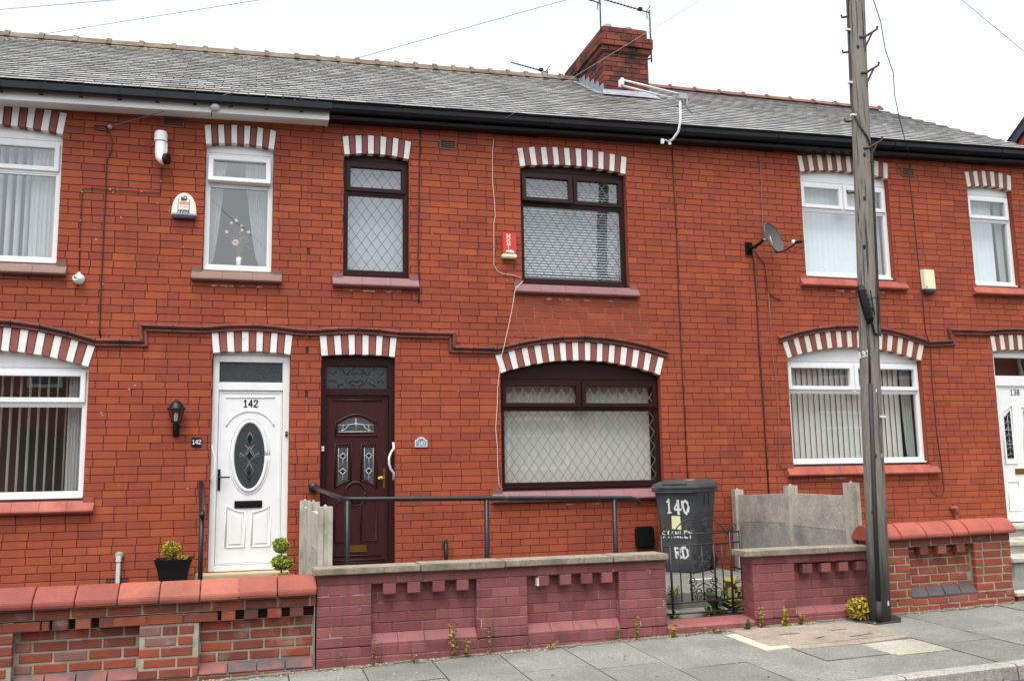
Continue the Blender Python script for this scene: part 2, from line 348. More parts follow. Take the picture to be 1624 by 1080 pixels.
BCACHE = {}
def brick_mesh(key, l, h, d, mat_, tint, c=.003, name="brick"):
    k = (key, round(l, 3), round(h, 3), round(tint, 2))
    if k in BCACHE: return BCACHE[k]
    mb = MB(); j = lambda: random.uniform(-.0007, .0007)*(2 if c > .004 else 1)
    L2, H2 = l/2, h/2
    cr = [(-1, -1), (1, -1), (1, 1), (-1, 1)]
    v = [(sx*(L2-c)+j(), j()*.8, sz*(H2-c)+j()) for sx, sz in cr]+[(sx*L2+j(), c, sz*H2+j()) for sx, sz in cr]+[(sx*L2, d, sz*H2) for sx, sz in cr]
    fs = [(0, 1, 2, 3)]
    for i in range(4):
        q = (i+1) % 4; fs += [(i, i+4, q+4, q), (i+4, i+8, q+8, q+4)]
    mb.add(v, fs, tint); me = finish(name, mb, mat_, (0, 0, 0)); BCACHE[k] = me; return me

CAMP = Vector((0, -10.644, 1.5))
def seen(p):
    """distance score and whether a point falls inside (a little more than) the picture"""
    d = Vector(p)-CAMP; z = d.dot(fw)
    if z <= 0: return 0, False
    x, y = 1474.14*d.dot(r2)/z, 1474.14*d.dot(u2)/z
    return 1/z, abs(x) < 830 and abs(y) < 560

def lay(parent, x0, x1, z0, z1, L, H, gap, yf, depth, mat_, key, holes=(), phase=0., slope=0., ang=0., origin=(0, 0), tints=None, cap=300, c=.003, name="brick", header=.0, zoff=lambda u: 0, min_l=.03, zmaxf=None):
    """courses of bricks in the vertical plane through origin turned by ang; u runs along it, yf is the depth of the faces"""
    U = Vector((math.cos(ang), math.sin(ang), 0)); I = Vector((-math.sin(ang), math.cos(ang), 0)); O = Vector((origin[0], origin[1], 0))
    rnd = random.Random("%.2f %.2f %s" % (x0, z0, key))
    items = []
    nrow = int(round((z1-z0)/H))
    for r in range(nrow):
        za, zb = z0+r*H+gap/2, z0+(r+1)*H-gap/2
        u = x0-((phase+(r % 2)*.5+rnd.uniform(-.07, .07)) % 1.0)*L
        while u < x1:
            l = L
            if header and rnd.random() < header: l = L/2
            ua, ub = max(u+gap/2, x0), min(u+l-gap/2, x1); u += l
            if ub-ua < min_l: continue
            if zmaxf and zb > zmaxf(ua): continue
            t = rnd.random() if tints is None else tints(rnd)
            polys = [[(ua, za), (ub, za), (ub, zb), (ua, zb)]]; cut = False
            for h in holes:
                nx = []
                for p in polys:
                    q = subtract(p, h)
                    if len(q) != 1 or q[0] is not p: cut = True
                    nx += q
                polys = nx
            for p in polys:
                cx = sum(a[0] for a in p)/len(p); cz = sum(a[1] for a in p)/len(p); dz = slope*cx
                wp = O+U*cx+I*yf+Vector((0, 0, cz+dz))
                s_, inside = seen(wp); items.append((s_*s_*area(p) if inside else 0, p, cut, t, wp, dz))
    items.sort(key=lambda i: -i[0])
    rest = MB(); nrest = 0
    for k, (sc, p, cut, t, wp, dz) in enumerate(items):
        t = round(t*24)/24
        jit = rnd.uniform(-.0012, .0012)
        if k < cap and sc > 0:
            if not cut:
                l, h = p[1][0]-p[0][0], p[2][1]-p[1][1]
                inst(parent, name, brick_mesh(key, l, h, depth, mat_, t, c), wp+I*jit, (0, 0, ang))
            else:
                mb = MB(); cx = sum(a[0] for a in p)/len(p); cz = sum(a[1] for a in p)/len(p)
                mb.prism([(a[0]-cx, a[1]-cz) for a in p], 0, depth, t, c=c)
                inst(parent, name, finish(name, mb, mat_, (0, 0, 0)), wp, (0, 0, ang))
        else:
            mb = MB(); mb.prism([(a[0], a[1]+dz) for a in p], yf+jit, yf+depth, t, c=c)
            vv = [O+U*v[0]+I*v[1]+Vector((0, 0, v[2])) for v in mb.v]; rest.add(vv, mb.f, t); nrest += 1
    if nrest: part(parent, name, rest, mat_, kind="stuff")

# stroke lettering: every glyph is a set of polylines in a 0.6 x 1 box
GL = {'0': [[(.3, 1), (.08, .85), (.02, .5), (.08, .15), (.3, 0), (.52, .15), (.58, .5), (.52, .85), (.3, 1)]],
      '1': [[(.12, .8), (.32, 1), (.32, 0)], [(.14, 0), (.5, 0)]], '2': [[(.05, .75), (.15, .95), (.35, 1), (.53, .88), (.53, .68), (.05, 0), (.58, 0)]],
      '3': [[(.06, .9), (.3, 1), (.52, .85), (.48, .6), (.25, .52)], [(.25, .52), (.53, .42), (.55, .15), (.3, 0), (.05, .1)]],
      '4': [[(.42, 0), (.42, 1), (.02, .3), (.6, .3)]], '8': [[(.3, .52), (.08, .65), (.1, .9), (.3, 1), (.5, .9), (.52, .65), (.3, .52), (.05, .35), (.07, .1), (.3, 0), (.53, .1), (.55, .35), (.3, .52)]],
      '9': [[(.54, .62), (.3, .45), (.06, .6), (.08, .9), (.3, 1), (.52, .88), (.54, .5), (.45, .1), (.2, 0)]],
      'S': [[(.54, .85), (.3, 1), (.06, .85), (.1, .6), (.5, .42), (.55, .15), (.3, 0), (.03, .15)]], 'T': [[(0, 1), (.6, 1)], [(.3, 1), (.3, 0)]],
      'A': [[(0, 0), (.3, 1), (.6, 0)], [(.12, .38), (.48, .38)]], 'N': [[(.05, 0), (.05, 1), (.55, 0), (.55, 1)]], 'L': [[(.08, 1), (.08, 0), (.55, 0)]],
      'E': [[(.55, 1), (.08, 1), (.08, 0), (.55, 0)], [(.08, .52), (.45, .52)]], 'Y': [[(0, 1), (.3, .5), (.6, 1)], [(.3, .5), (.3, 0)]],
      'R': [[(.06, 0), (.06, 1), (.42, 1), (.55, .85), (.5, .58), (.06, .52)], [(.25, .52), (.58, 0)]], 'D': [[(.06, 0), (.06, 1), (.3, 1), (.56, .75), (.56, .25), (.3, 0), (.06, 0)]],
      'G': [[(.55, .82), (.3, 1), (.06, .8), (.03, .4), (.15, .05), (.4, 0), (.56, .2), (.56, .45), (.35, .45)]]}
def write(mb, text, O, U, V, Nn, h, th, gapx=.78, jit=0, mi=0, wsc=1., rng=random.Random(3)):
    """lettering lying on a plane: O lower left, U along, V up, Nn towards the viewer"""
    O, U, V, Nn = map(Vector, (O, U, V, Nn)); k = 0
    for i, ch in enumerate(text):
        if ch == ' ': continue
        for pl in GL[ch]:
            for a, b in zip(pl, pl[1:]):
                pa = Vector(((a[0]*wsc+i*gapx)*h+rng.uniform(-jit, jit), a[1]*h+rng.uniform(-jit, jit))); pb = Vector(((b[0]*wsc+i*gapx)*h+rng.uniform(-jit, jit), b[1]*h+rng.uniform(-jit, jit)))
                d = (pb-pa); ln = d.length
                if ln < 1e-6: continue
                d /= ln; n2 = Vector((-d.y, d.x)); t2 = th/2*(1+(rng.uniform(-.3, .3) if jit else 0)); e = t2*.7; k += 1
                q = [pa-d*e-n2*t2, pb+d*e-n2*t2, pb+d*e+n2*t2, pa-d*e+n2*t2]; of = .002+.00025*(k % 9)
                mb.add([O+U*p.x+V*p.y+Nn*of for p in q], [(0, 1, 2, 3)], mi=mi)
    return mb

def wav(x): return .0235*x                     # the street climbs gently to the right
def G(x, y): return .02+.0225*x+.025*(y+3.1)   # pavement surface

# ---------------------------------------------------------------- ground, road, pavement
mb = MB(); mb.add([(-900, -900, -3), (900, -900, -3), (900, 900, -3), (-900, 900, -3)], [(0, 1, 2, 3)]); struct("ground", mb, m_ground)
mb = MB(); z = lambda x, y: .02+.0225*x+.025*(-5.05+3.1)-.095
mb.add([(-40, -11.2, z(-40, 0)-.02), (60, -11.2, z(60, 0)-.02), (60, -8, z(60, 0)+.04), (-40, -8, z(-40, 0)+.04), (60, -5.04, z(60, 0)), (-40, -5.04, z(-40, 0))], [(0, 1, 2, 3), (3, 2, 4, 5)]); struct("road", mb, m_road)
mb = MB(); mb.add([(-40, -15, z(-40, 0)+.05), (60, -15, z(60, 0)+.05), (60, -11.2, z(60, 0)+.05), (-40, -11.2, z(-40, 0)+.05)], [(0, 1, 2, 3)]); struct("pavement", mb, m_flag)

pav = MB(); pav.add([(-40, -5.0, G(-40, -5.0)-.012), (60, -5.0, G(60, -5.0)-.012), (60, -2.9, G(60, -2.9)-.012), (-40, -2.9, G(-40, -2.9)-.012)], [(0, 1, 2, 3)])
pavement = struct("pavement", pav, m_joint)
xs = [-1.85, -1.3, -.75, -.2, .36, .91, 1.46, 2.004, 2.55, 3.085, 3.65, 4.19, 4.755, 5.27, 5.83, 6.37, 6.92, 7.47, 8.02, 8.57, 9.12, 9.67]
first = {2.004: -3.80, 2.55: -3.95, 3.085: -4.19, 3.65: -4.46, 4.19: -4.40, 4.755: -4.46, 5.27: -4.27, 5.83: -3.93, 6.37: -4.03}
rn = random.Random(5)
for i in range(len(xs)-1):
    xa, xb = xs[i]+.005, xs[i+1]-.005
    fy = first.get(xs[i], rn.uniform(-4.4, -3.7)); ys = [-2.95, fy]
    if fy > -4.0: ys.append(fy-.62)
    if abs(xs[i]-4.755) < .01: ys = [-2.95, -4.0, -4.46]
    ys.append(-4.93)
    for a, b in zip(ys, ys[1:]):
        t = rn.uniform(0, .6)
        if abs(xs[i]-4.755) < .01 and a == -4.0: t = 1
        mb = MB(); h_ = rn.uniform(-.003, .003); j = [h_+rn.uniform(-.003, .003) for _ in range(4)]; ya, yb = a-.005, b+.005
        c4 = [(xa, yb), (xb, yb), (xb, ya), (xa, ya)]
        tp = [(x, y, G(x, y)+jj) for (x, y), jj in zip(c4, j)]; bt = [(x, y, G(x, y)-.03) for x, y in c4]
        mb.add(tp+bt, [(0, 1, 2, 3), (4, 5, 1, 0), (5, 6, 2, 1), (6, 7, 3, 2), (7, 4, 0, 3)], t)
        part(pavement, "flagstone", mb, m_flag, label="pale buff flagstone among the grey ones" if t == 1 else None)
def slab(mb, pts, h0, h1, tint=.5, mi=0):
    n = len(pts); mb.add([(x, y, G(x, y)+h1) for x, y in pts]+[(x, y, G(x, y)+h0) for x, y in pts], [tuple(range(n))]+[(i+n, (i+1) % n+n, (i+1) % n, i) for i in range(n)], tint, mi)
mb = MB(); slab(mb, [(4.06, -3.86), (4.55, -3.90), (5.26, -3.88), (5.33, -3.60), (5.22, -3.30), (4.09, -3.13)], -.01, .010)
part(pavement, "concrete_patch", mb, m_patch)
mb = MB(); slab(mb, [(4.20, -4.0), (4.75, -4.03), (5.28, -3.985), (5.27, -3.885), (4.55, -3.905), (4.18, -3.87)], -.01, .008)
part(pavement, "concrete_patch", mb, m_patch)
mb = MB(); slab(mb, [(3.95, -3.96), (4.19, -3.94), (4.19, -3.865), (4.055, -3.855), (4.06, -3.30), (3.945, -3.33)], -.01, .012)
part(pavement, "concrete_strip", mb, m_pstrip)
mb = MB()
for cx, cy, dx, dy in ((4.45, -3.5, .09, -.01), (4.92, -3.52, .07, -.005), (4.6, -3.72, .05, .02), (4.95, -3.78, .12, .02)):
    slab(mb, [(cx-dx, cy-dy-.006), (cx+dx, cy+dy-.006), (cx+dx, cy+dy+.006), (cx-dx, cy-dy+.006)], 0, .0125)
part(pavement, "crack", mb, m_joint, kind="stuff")
mb = MB(); rs = random.Random(44)
for k in range(120):
    x, y = rs.uniform(.2, 8.5), rs.uniform(-4.9, -3.15); r = rs.uniform(.004, .012); g = G(x, y)+.0072
    mb.add([(x+r*math.cos(a*.9)*rs.uniform(.7, 1.3), y+r*math.sin(a*.9)*rs.uniform(.7, 1.3), g) for a in range(7)], [tuple(range(7))], mi=0 if rs.random() < .55 else 1)
part(pavement, "gum_spot", mb, [m_joint, m_pstrip], kind="stuff")
mb = MB()
for k in range(900):
    x = rs.uniform(-2, 7.6); y = -3.105-abs(rs.gauss(0, .05)); r = rs.uniform(.003, .009); g = G(x, y)+.006
    mb.add([(x-r, y-r, g), (x+r, y-r*.6, g), (x+r*.4, y+r, g), (x, y, g+r*1.2)], [(0, 1, 3), (1, 2, 3), (2, 0, 3)], mi=rs.randrange(3))
part(pavement, "grit", mb, [m_joint, m_pstrip, m_leafr], kind="stuff")
# silt and mortar fillet where the walls meet the pavement
mb = MB(); rs = random.Random(9); x = -2
while x < 7.6:
    l = rs.uniform(.05, .2); wdt = rs.uniform(.03, .10)
    slab(mb, [(x, -3.1), (x, -3.1-wdt), (x+l, -3.1-rs.uniform(.03, .10)), (x+l, -3.1)][::1], -.01, rs.uniform(.004, .012)); x += l
part(pavement, "silt_line", mb, m_earth, kind="stuff")
mb = MB(); slab(mb, [(5.36, -3.45), (5.62, -3.43), (5.76, -3.25), (5.70, -3.11), (5.30, -3.11), (5.28, -3.28)], -.01, .006); part(pavement, "tarmac_collar", mb, m_tar)
kerb = struct("kerb", MB().add([(-40, -5.045, G(-40, -5)-.02), (60, -5.045, G(60, -5)-.02), (60, -4.94, G(60, -5)-.02), (-40, -4.94, G(-40, -5)-.02)], [(0, 1, 2, 3)]), m_joint)
x = -4.0
while x < 12:
    l = .93; a, b = x+.006, x+l-.006; mb = MB(); g = lambda xx: G(xx, -5.0)
    pr_ = [(-4.935, -.13), (-4.935, .006), (-5.025, .006), (-5.045, -.006), (-5.055, -.13)]
    v = [(a, y, g(a)+h) for y, h in pr_]+[(b, y, g(b)+h) for y, h in pr_]
    mb.add(v, [(i, i+1, i+6, i+5) for i in range(4)]+[(0, 1, 2, 3, 4), (9, 8, 7, 6, 5)]); part(kerb, "kerb_stone", mb, m_kerb); x += l

# front yards behind the garden walls
def yard(x0, x1, y0, y1, z0, name="yard"):
    mb = MB(); mb.box(x0, x1, y0, y1, z0-.5, z0); return struct(name, mb, m_yard)
yard(-4.7, .55, -2.88, -.0, .34); yard(.72, 5.5, -2.25, -.0, .33); yard(.72, 5.5, -2.88, -2.26, .19); yard(5.75, 11, -2.88, -.0, .20)

# ---------------------------------------------------------------- the terrace
def arc(x0, x1, z0, rise, n):
    return [(x0+(x1-x0)*i/n, z0+rise*(1-(2*i/n-1)**2)) for i in range(n+1)]

HX = {142: (-4.70, .65), 140: (.65, 5.9), 138: (5.9, 11.1)}
#            house  x0     x1     zb     zs     rise  xe0    xe1    ze     erise n  kind
OP = dict(
 u142=(142, -3.372, -1.962, 3.79, 5.230, .060, -3.405, -1.930, 5.463, .060, 19),
 n142=(142, -.484, .264, 3.79, 5.240, .036, -.508, .289, 5.460, .037, 11),
 l142=(142, -3.674, -1.594, 1.311, 2.692, .165, -3.73, -1.537, 2.911, .190, 27),
 d142=(142, -.345, .487, .51, 2.861, .029, -.369, .503, 3.082, .030, 11),
 n140=(140, 1.061, 1.833, 3.795, 5.240, .040, 1.040, 1.860, 5.460, .044, 11),
 w140=(140, 3.222, 4.632, 3.787, 5.266, .060, 3.184, 4.655, 5.493, .062, 19),
 l140=(140, 2.926, 5.003, 1.301, 2.683, .172, 2.862, 5.064, 2.893, .183, 27),
 d140=(140, .826, 1.666, .50, 2.852, .024, .800, 1.684, 3.077, .024, 11),
 u138=(138, 7.205, 8.612, 4.041, 5.496, .056, 7.176, 8.630, 5.714, .058, 19),
 n138=(138, 9.958, 10.74, 4.023, 5.466, .040, 9.930, 10.76, 5.690, .042, 11),
 l138=(138, 6.835, 8.925, 1.535, 2.924, .172, 6.769, 8.994, 3.140, .180, 27),
 d138=(138, 10.143, 10.975, .71, 3.084, .028, 10.121, 10.99, 3.293, .030, 11))

houses = {}
houses[142] = thing("terraced_house", "red brick terraced house with white oval-glass door and white eaves board", "house", (-2, 0, .3))
houses[140] = thing("terraced_house", "red brick terraced house with dark brown door and dark leaded windows", "house", (3.2, 0, .3))
houses[138] = thing("terraced_house", "red brick end terraced house with white windows behind the wooden pole", "house", (8.5, 0, .3))
walls = {}

def facade(hn):
    xa, xb = HX[hn]; H = houses[hn]; ops = {k: o for k, o in OP.items() if o[0] == hn}
    top = lambda x: 5.63+wav(x)
    mb = MB(); br = sorted({xa, xb} | {o[1] for o in ops.values()} | {o[2] for o in ops.values()} | {o[1]+(o[2]-o[1])*i/10 for o in ops.values() for i in range(11)})
    Y = .009
    for a, b in zip(br, br[1:]):
        if b-a < 1e-6: continue
        cur = (-.2, -.2); m = (a+b)/2
        for o in sorted(ops.values(), key=lambda o: o[3]):
            if o[1] < m < o[2]:
                mb.add([(a, Y, cur[0]), (b, Y, cur[1]), (b, Y, o[3]), (a, Y, o[3])], [(0, 1, 2, 3)])
                f = lambda x: o[4]+o[5]*(1-(2*(x-o[1])/(o[2]-o[1])-1)**2)
                cur = (f(a), f(b))
        mb.add([(a, Y, cur[0]), (b, Y, cur[1]), (b, Y, top(b)+.2), (a, Y, top(a)+.2)], [(0, 1, 2, 3)])
    for o in ops.values():      # brick reveals
        for x, s_ in ((o[1], 1), (o[2], -1)):
            mb.add([(x, .006, o[3]), (x, .16, o[3]), (x, .16, o[4]), (x, .006, o[4])], [(0, 1, 2, 3)], .35, 1)
    wl = part(H, "wall", mb, [m_mort, m_brick]); walls[hn] = wl
    holes = []
    for o in ops.values():
        holes.append([(o[1], o[3]-.02), (o[2], o[3]-.02), (o[2], o[4]), (o[1], o[4])])
        holes.append([(o[1], o[4]), (o[2], o[4])]+list(reversed(arc(o[6], o[7], o[8], o[9], 6))))
    tf = lambda r: min(1, max(0, r.betavariate(2.2, 1.6)))
    if hn == 140:
        mbp = MB(); mbp.add([(3.05, .0075, 3.15), (4.95, .0075, 3.15), (4.80, .0075, 3.63), (3.15, .0075, 3.63)], [(0, 1, 2, 3)]); part(wl, "repointed_mortar", mbp, m_mortw)
    lay(wl, xa, xb, .0, 5.8+wav(xb), .232, .082, .0064, 0, .012, m_brick, "f%d" % hn, holes, phase=.3 if hn != 138 else .1, tints=tf, cap=300, zmaxf=lambda u: top(u)+.03, header=.04)
    # gauged arches of painted voussoirs
    for k, o in ops.items():
        n = o[10]; inn = arc(o[1], o[2], o[4], o[5], n); out = arc(o[6], o[7], o[8], o[9], n)
        core = MB()
        for i in range(n): core.add([(inn[i][0], .006, inn[i][1]), (inn[i+1][0], .006, inn[i+1][1]), (out[i+1][0], .006, out[i+1][1]), (out[i][0], .006, out[i][1])], [(0, 1, 2, 3)])
        a = part(H, "arch", core, m_mort)
        whites = m_vw if hn != 138 else m_vc
        reds = m_vr if (k[0] in 'ld' and hn != 138) else m_vd
        for i in range(n):
            g = .05; lerp = lambda p, q, t: (p[0]+(q[0]-p[0])*t, p[1]+(q[1]-p[1])*t)
            q = [lerp(inn[i], inn[i+1], g), lerp(inn[i], inn[i+1], 1-g), lerp(out[i], out[i+1], 1-g), lerp(out[i], out[i+1], g)]
            v = MB(); wh = i % 2 == 0
            q = [(x+random.uniform(-.0028, .0028), z+random.uniform(-.004, .004)) for x, z in q]; v.prism(q, (-.008 if wh else -.001)-random.uniform(0, .003), .13, c=.004)
            part(a, "voussoir", v, whites if wh else reds)

for hn in (142, 140, 138): facade(hn)

# gable end, back and inner skin keep the houses closed
mb = MB(); zt = lambda x: 5.6+wav(x)
mb.add([(11.1, .012, -.2), (11.1, 6.2, -.2), (11.1, 6.2, zt(11)), (11.1, 3, 7.9), (11.1, .012, zt(11))], [(0, 1, 2, 3, 4)], .5)
part(houses[138], "gable_wall", mb, m_brick)
for hn in HX:
    xa, xb = HX[hn]; mb = MB(); mb.add([(xa, 6.2, -.2), (xb, 6.2, -.2), (xb, 6.2, zt(xb)), (xa, 6.2, zt(xa))], [(0, 1, 2, 3)]); part(houses[hn], "back_wall", mb, m_brick)

# string course of moulded brick
def string(hn, pts):
    H = houses[hn]; base = None
    seg = []
    for a, b in zip(pts, pts[1:]):
        L_ = math.dist(a, b); n = max(1, round(L_/.30))
        for i in range(n): seg.append(((a[0]+(b[0]-a[0])*i/n, a[1]+(b[1]-a[1])*i/n), (a[0]+(b[0]-a[0])*(i+1)/n, a[1]+(b[1]-a[1])*(i+1)/n)))
    prof = [(.012, -.042), (-.012, -.042), (-.030, -.034), (-.030, -.014), (-.018, -.006), (-.045, .006), (-.058, .020), (-.055, .034), (-.030, .042), (.012, .044)]   # (y, offset)
    nrm = []
    P = [seg[0][0]]+[s_[1] for s_ in seg]
    for i in range(len(P)):
        n_ = Vector((0, 0))
        for k in (i-1, i):
            if 0 <= k < len(seg):
                d = Vector((seg[k][1][0]-seg[k][0][0], seg[k][1][1]-seg[k][0][1])).normalized(); n_ += Vector((-d.y, d.x))
        n_.normalize()
        if 0 < i < len(P)-1:
            d = Vector((seg[i][1][0]-seg[i][0][0], seg[i][1][1]-seg[i][0][1])).normalized(); n_ /= max(.5, n_.dot(Vector((-d.y, d.x))))
        nrm.append(n_)
    parent = None
    for i in range(len(seg)):
        g = .004; mb = MB(); np_ = len(prof); v = []
        for (p, n_, sgn) in ((P[i], nrm[i], 1), (P[i+1], nrm[i+1], -1)):
            d = Vector((P[i+1][0]-P[i][0], P[i+1][1]-P[i][1])).normalized()*g*sgn
            v += [(p[0]+d.x+n_.x*o, y, p[1]+d.y+n_.y*o) for y, o in prof]
        mb.add(v, [(k, k+1, k+1+np_, k+np_) for k in range(np_-1)]+[tuple(range(np_)), tuple(range(2*np_-1, np_-1, -1))], random.random())
        if parent is None: parent = part(H, "string_course", mb, m_string)
        else: part(parent, "moulded_brick", mb, m_string)
def over(x0, x1, z, rise, n=8): return [(x0+(x1-x0)*i/n, z+rise*(1-(2*i/n-1)**2)) for i in range(n+1)]
string(142, [p for p in over(-3.72, -1.54, 2.955, .19)]+[(-1.06, 2.955), (-1.075, 3.125), (-.46, 3.118)]+over(-.40, .53, 3.122, .036, 4)+[(.645, 3.115)])
string(140, [(.655, 3.115)]+over(.78, 1.70, 3.120, .030, 4)+[(2.335, 3.12), (2.34, 2.955), (2.83, 2.952)]+over(2.88, 5.115, 2.945, .176))
string(138, over(6.715, 9.05, 3.165, .195)+[(9.46, 3.187), (9.44, 3.345), (10.08, 3.345)]+over(10.12, 11.0, 3.350, .032, 4))

# window sills: sloped and bull-nosed, with upright stooling ends
def sill(hn, x0, x1, ox0, ox1, zn, m, n=4):
    H = houses[hn]; H_ = .135; t = zn+.035; e = zn+.158
    prof = [(.09, zn), (-.05, zn), (-.068, zn+.008), (-.075, zn+.022), (-.070, zn+.036), (-.058, zn+.046), (-.006, zn+.122), (.09, zn+.150)]
    core = None
    for i in range(n):
        a, b = x0+(x1-x0)*i/n+.0015, x0+(x1-x0)*(i+1)/n-.0015; mb = MB(); k = len(prof)
        v = [(a, y, z) for y, z in prof]+[(b, y, z) for y, z in prof]
        mb.add(v, [(j, j+k, (j+1) % k+k, (j+1) % k) for j in range(k)]+[tuple(range(k)), tuple(range(2*k-1, k-1, -1))], random.random())
        core = part(H if core is None else core, "sill" if core is None else "sill_tile", mb, m) if core is None else (part(core, "sill_tile", mb, m), core)[1]
    for a, b in ((x0+.004, ox0-.003), (ox1+.003, x1-.004)):
        mb = MB(); mb.box(a, b, -.02, .03, zn+.05, e, .4); part(core, "sill_end", mb, m, bevel=.004)
sill(142, -3.48, -1.855, -3.372, -1.962, 3.657, m_bsill, 5); sill(142, -.594, .374, -.484, .264, 3.662, m_bsill, 3)
sill(142, -3.79, -1.482, -3.674, -1.594, 1.172, m_terra2, 9); sill(140, .938, 1.943, 1.061, 1.833, 3.660, m_psill, 3)
sill(140, 3.113, 4.745, 3.222, 4.632, 3.655, m_psill, 5); sill(140, 2.80, 5.11, 2.926, 5.003, 1.160, m_psill, 7)
sill(138, 7.095, 8.77, 7.205, 8.612, 3.90, m_terra2, 6); sill(138, 9.885, 10.86, 9.958, 10.74, 3.885, m_terra2, 3); sill(138, 6.725, 9.05, 6.835, 8.925, 1.392, m_terra2, 9)

# windows
def lattice(parent, x0, x1, z0, z1, y, pw=.122, ph=.172, m=None):
    mb = MB(); k = ph/pw; wdt = .0035; cnt = 0
    for sgn in (1, -1):
        c0 = -200
        lines = []
        n0 = int((z0-k*x1)/ph)-3 if sgn > 0 else int((z0+k*x0)/ph)-3
        n1 = int((z1-k*x0)/ph)+3 if sgn > 0 else int((z1+k*x1)/ph)+3
        for n in range(n0, n1+1):
            c = n*ph
            pts = []
            for x in (x0, x1):
                z = sgn*k*x+c
                if z0 <= z <= z1: pts.append((x, z))
            for z in (z0, z1):
                x = (z-c)/(sgn*k)
                if x0 < x < x1: pts.append((x, z))
            if len(pts) >= 2 and math.dist(pts[0], pts[1]) > .01:
                a, b = pts[:2]; d = Vector((b[0]-a[0], b[1]-a[1])).normalized(); q = Vector((-d.y, d.x))*wdt; yy = y-(.0006 if sgn > 0 else 0)
                mb.add([(a[0]-q.x, yy, a[1]-q.y), (b[0]-q.x, yy, b[1]-q.y), (b[0]+q.x, yy, b[1]+q.y), (a[0]+q.x, yy, a[1]+q.y)], [(0, 1, 2, 3)])
    part(parent, "lead_lattice", mb, m or m_came)

def window(key, zt, ztr, m, mull=None, lead=False, open_=None, fw_=.045, sash=.052, arch_m=None):
    o = OP[key]; H = houses[o[0]]; x0, x1, zb = o[1], o[2], o[3]+.012
    y0, y1 = .075, .145; mb = MB()
    mb.frame(x0+.004, x1-.004, zb, zt, fw_, y0, y1, wb=.06)
    mb.box(x0+fw_, x1-fw_, y0+.001, y1, ztr-.022, ztr+.022)
    if mull: mb.box(mull-.024, mull+.024, y0+.002, y1, ztr+.022, zt-fw_)
    mb.box(x0+.01, x1-.01, y0-.045, y0-.001, zb-.002, zb+.022)
    ap = [(x0+.003, zt+.004), (x1-.003, zt+.004)]+[(x, z+.01) for x, z in reversed(arc(x0+.003, x1-.003, o[4], o[5], 12))]
    mb.prism(ap, y0+.006, y1)
    W = part(H, "window", mb, m, bevel=.004)
    # interior
    rm = MB(); a, b, c, d = x0-.25, x1+.25, zb-.4, o[4]+o[5]+.15; Y0, Y1 = .16, 1.7
    rm.add([(a, Y0, c), (b, Y0, c), (b, Y1, c), (a, Y1, c), (a, Y0, d), (b, Y0, d), (b, Y1, d), (a, Y1, d)], [(0, 1, 2, 3), (7, 6, 5, 4), (3, 2, 6, 7), (0, 3, 7, 4), (1, 5, 6, 2)]); part(H, "room", rm, m_room)
    lights = [(x0+fw_, (mull-.024) if mull else x1-fw_)]
    if mull: lights.append((mull+.024, x1-fw_))
    for i, (la, lb) in enumerate(lights):
        za, zc = ztr+.022, zt-fw_
        sm = MB(); sm.frame(la-.012, lb+.012, za-.012, zc+.012, sash, y0-.022, y1-.03)
        gp = MB(); ga, gb, gc, gd = la+sash-.014, lb-sash+.014, za+sash-.014, zc-sash+.014; gp.add([(ga, y0+.01, gc), (gb, y0+.01, gc), (gb, y0+.01, gd), (ga, y0+.01, gd)], [(0, 1, 2, 3)])
        S = part(W, "sash", sm, m, bevel=.005); kids = [S, part(W, "pane", gp, m_glass)]
        if lead:
            n_before = set(bpy.data.objects); lattice(W, ga, gb, gc, gd, y0+.006); kids += [x for x in bpy.data.objects if x not in n_before]
        if open_ and open_[0] == i:
            org = org_of(W); piv = Vector(((la+lb)/2, y0-.01, zc+.01))-org
            M_ = Matrix.Translation(piv) @ Matrix.Rotation(R(-open_[1]), 4, 'X') @ Matrix.Translation(-piv)
            for k in kids: k.matrix_basis = M_
            st = MB()
            for xx in (la+.03, lb-.03): st.tube([(xx, y0+.02, za+.03), (xx, y0-.06, za+.09)], .004, 4)
            part(W, "stay_arm", st, m_alum)
    ga, gb, gc, gd = x0+fw_, x1-fw_, zb+.06, ztr-.022
    bd = MB(); bd.frame(ga-.001, gb+.001, gc-.001, gd+.001, .016, y0+.008, y1-.02); part(W, "glazing_bead", bd, m)
    gp = MB(); gp.add([(ga, y0+.03, gc), (gb, y0+.03, gc), (gb, y0+.03, gd), (ga, y0+.03, gd)], [(0, 1, 2, 3)]); part(W, "pane", gp, m_glass)
    if lead: lattice(W, ga+.016, gb-.016, gc+.016, gd-.016, y0+.025)
    return (ga, gb, gc, zt-fw_)
wi = {}
wi['u142'] = window('u142', 5.168, 4.815, m_white)
wi['n142'] = window('n142', 5.172, 4.808, m_white, open_=(0, 12))
wi['l142'] = window('l142', 2.682, 2.310, m_white)
wi['n140'] = window('n140', 5.205, 4.818, m_rose, lead=True)
wi['w140'] = window('w140', 5.236, 4.825, m_rose, mull=3.93, lead=True, open_=(0, 7))
wi['l140'] = window('l140', 2.622, 2.274, m_rose, mull=3.965, lead=True)
wi['u138'] = window('u138', 5.388, 5.008, m_white, mull=7.90)
wi['n138'] = window('n138', 5.380, 5.020, m_white)
wi['l138'] = window('l138', 2.896, 2.512, m_white, mull=7.885)

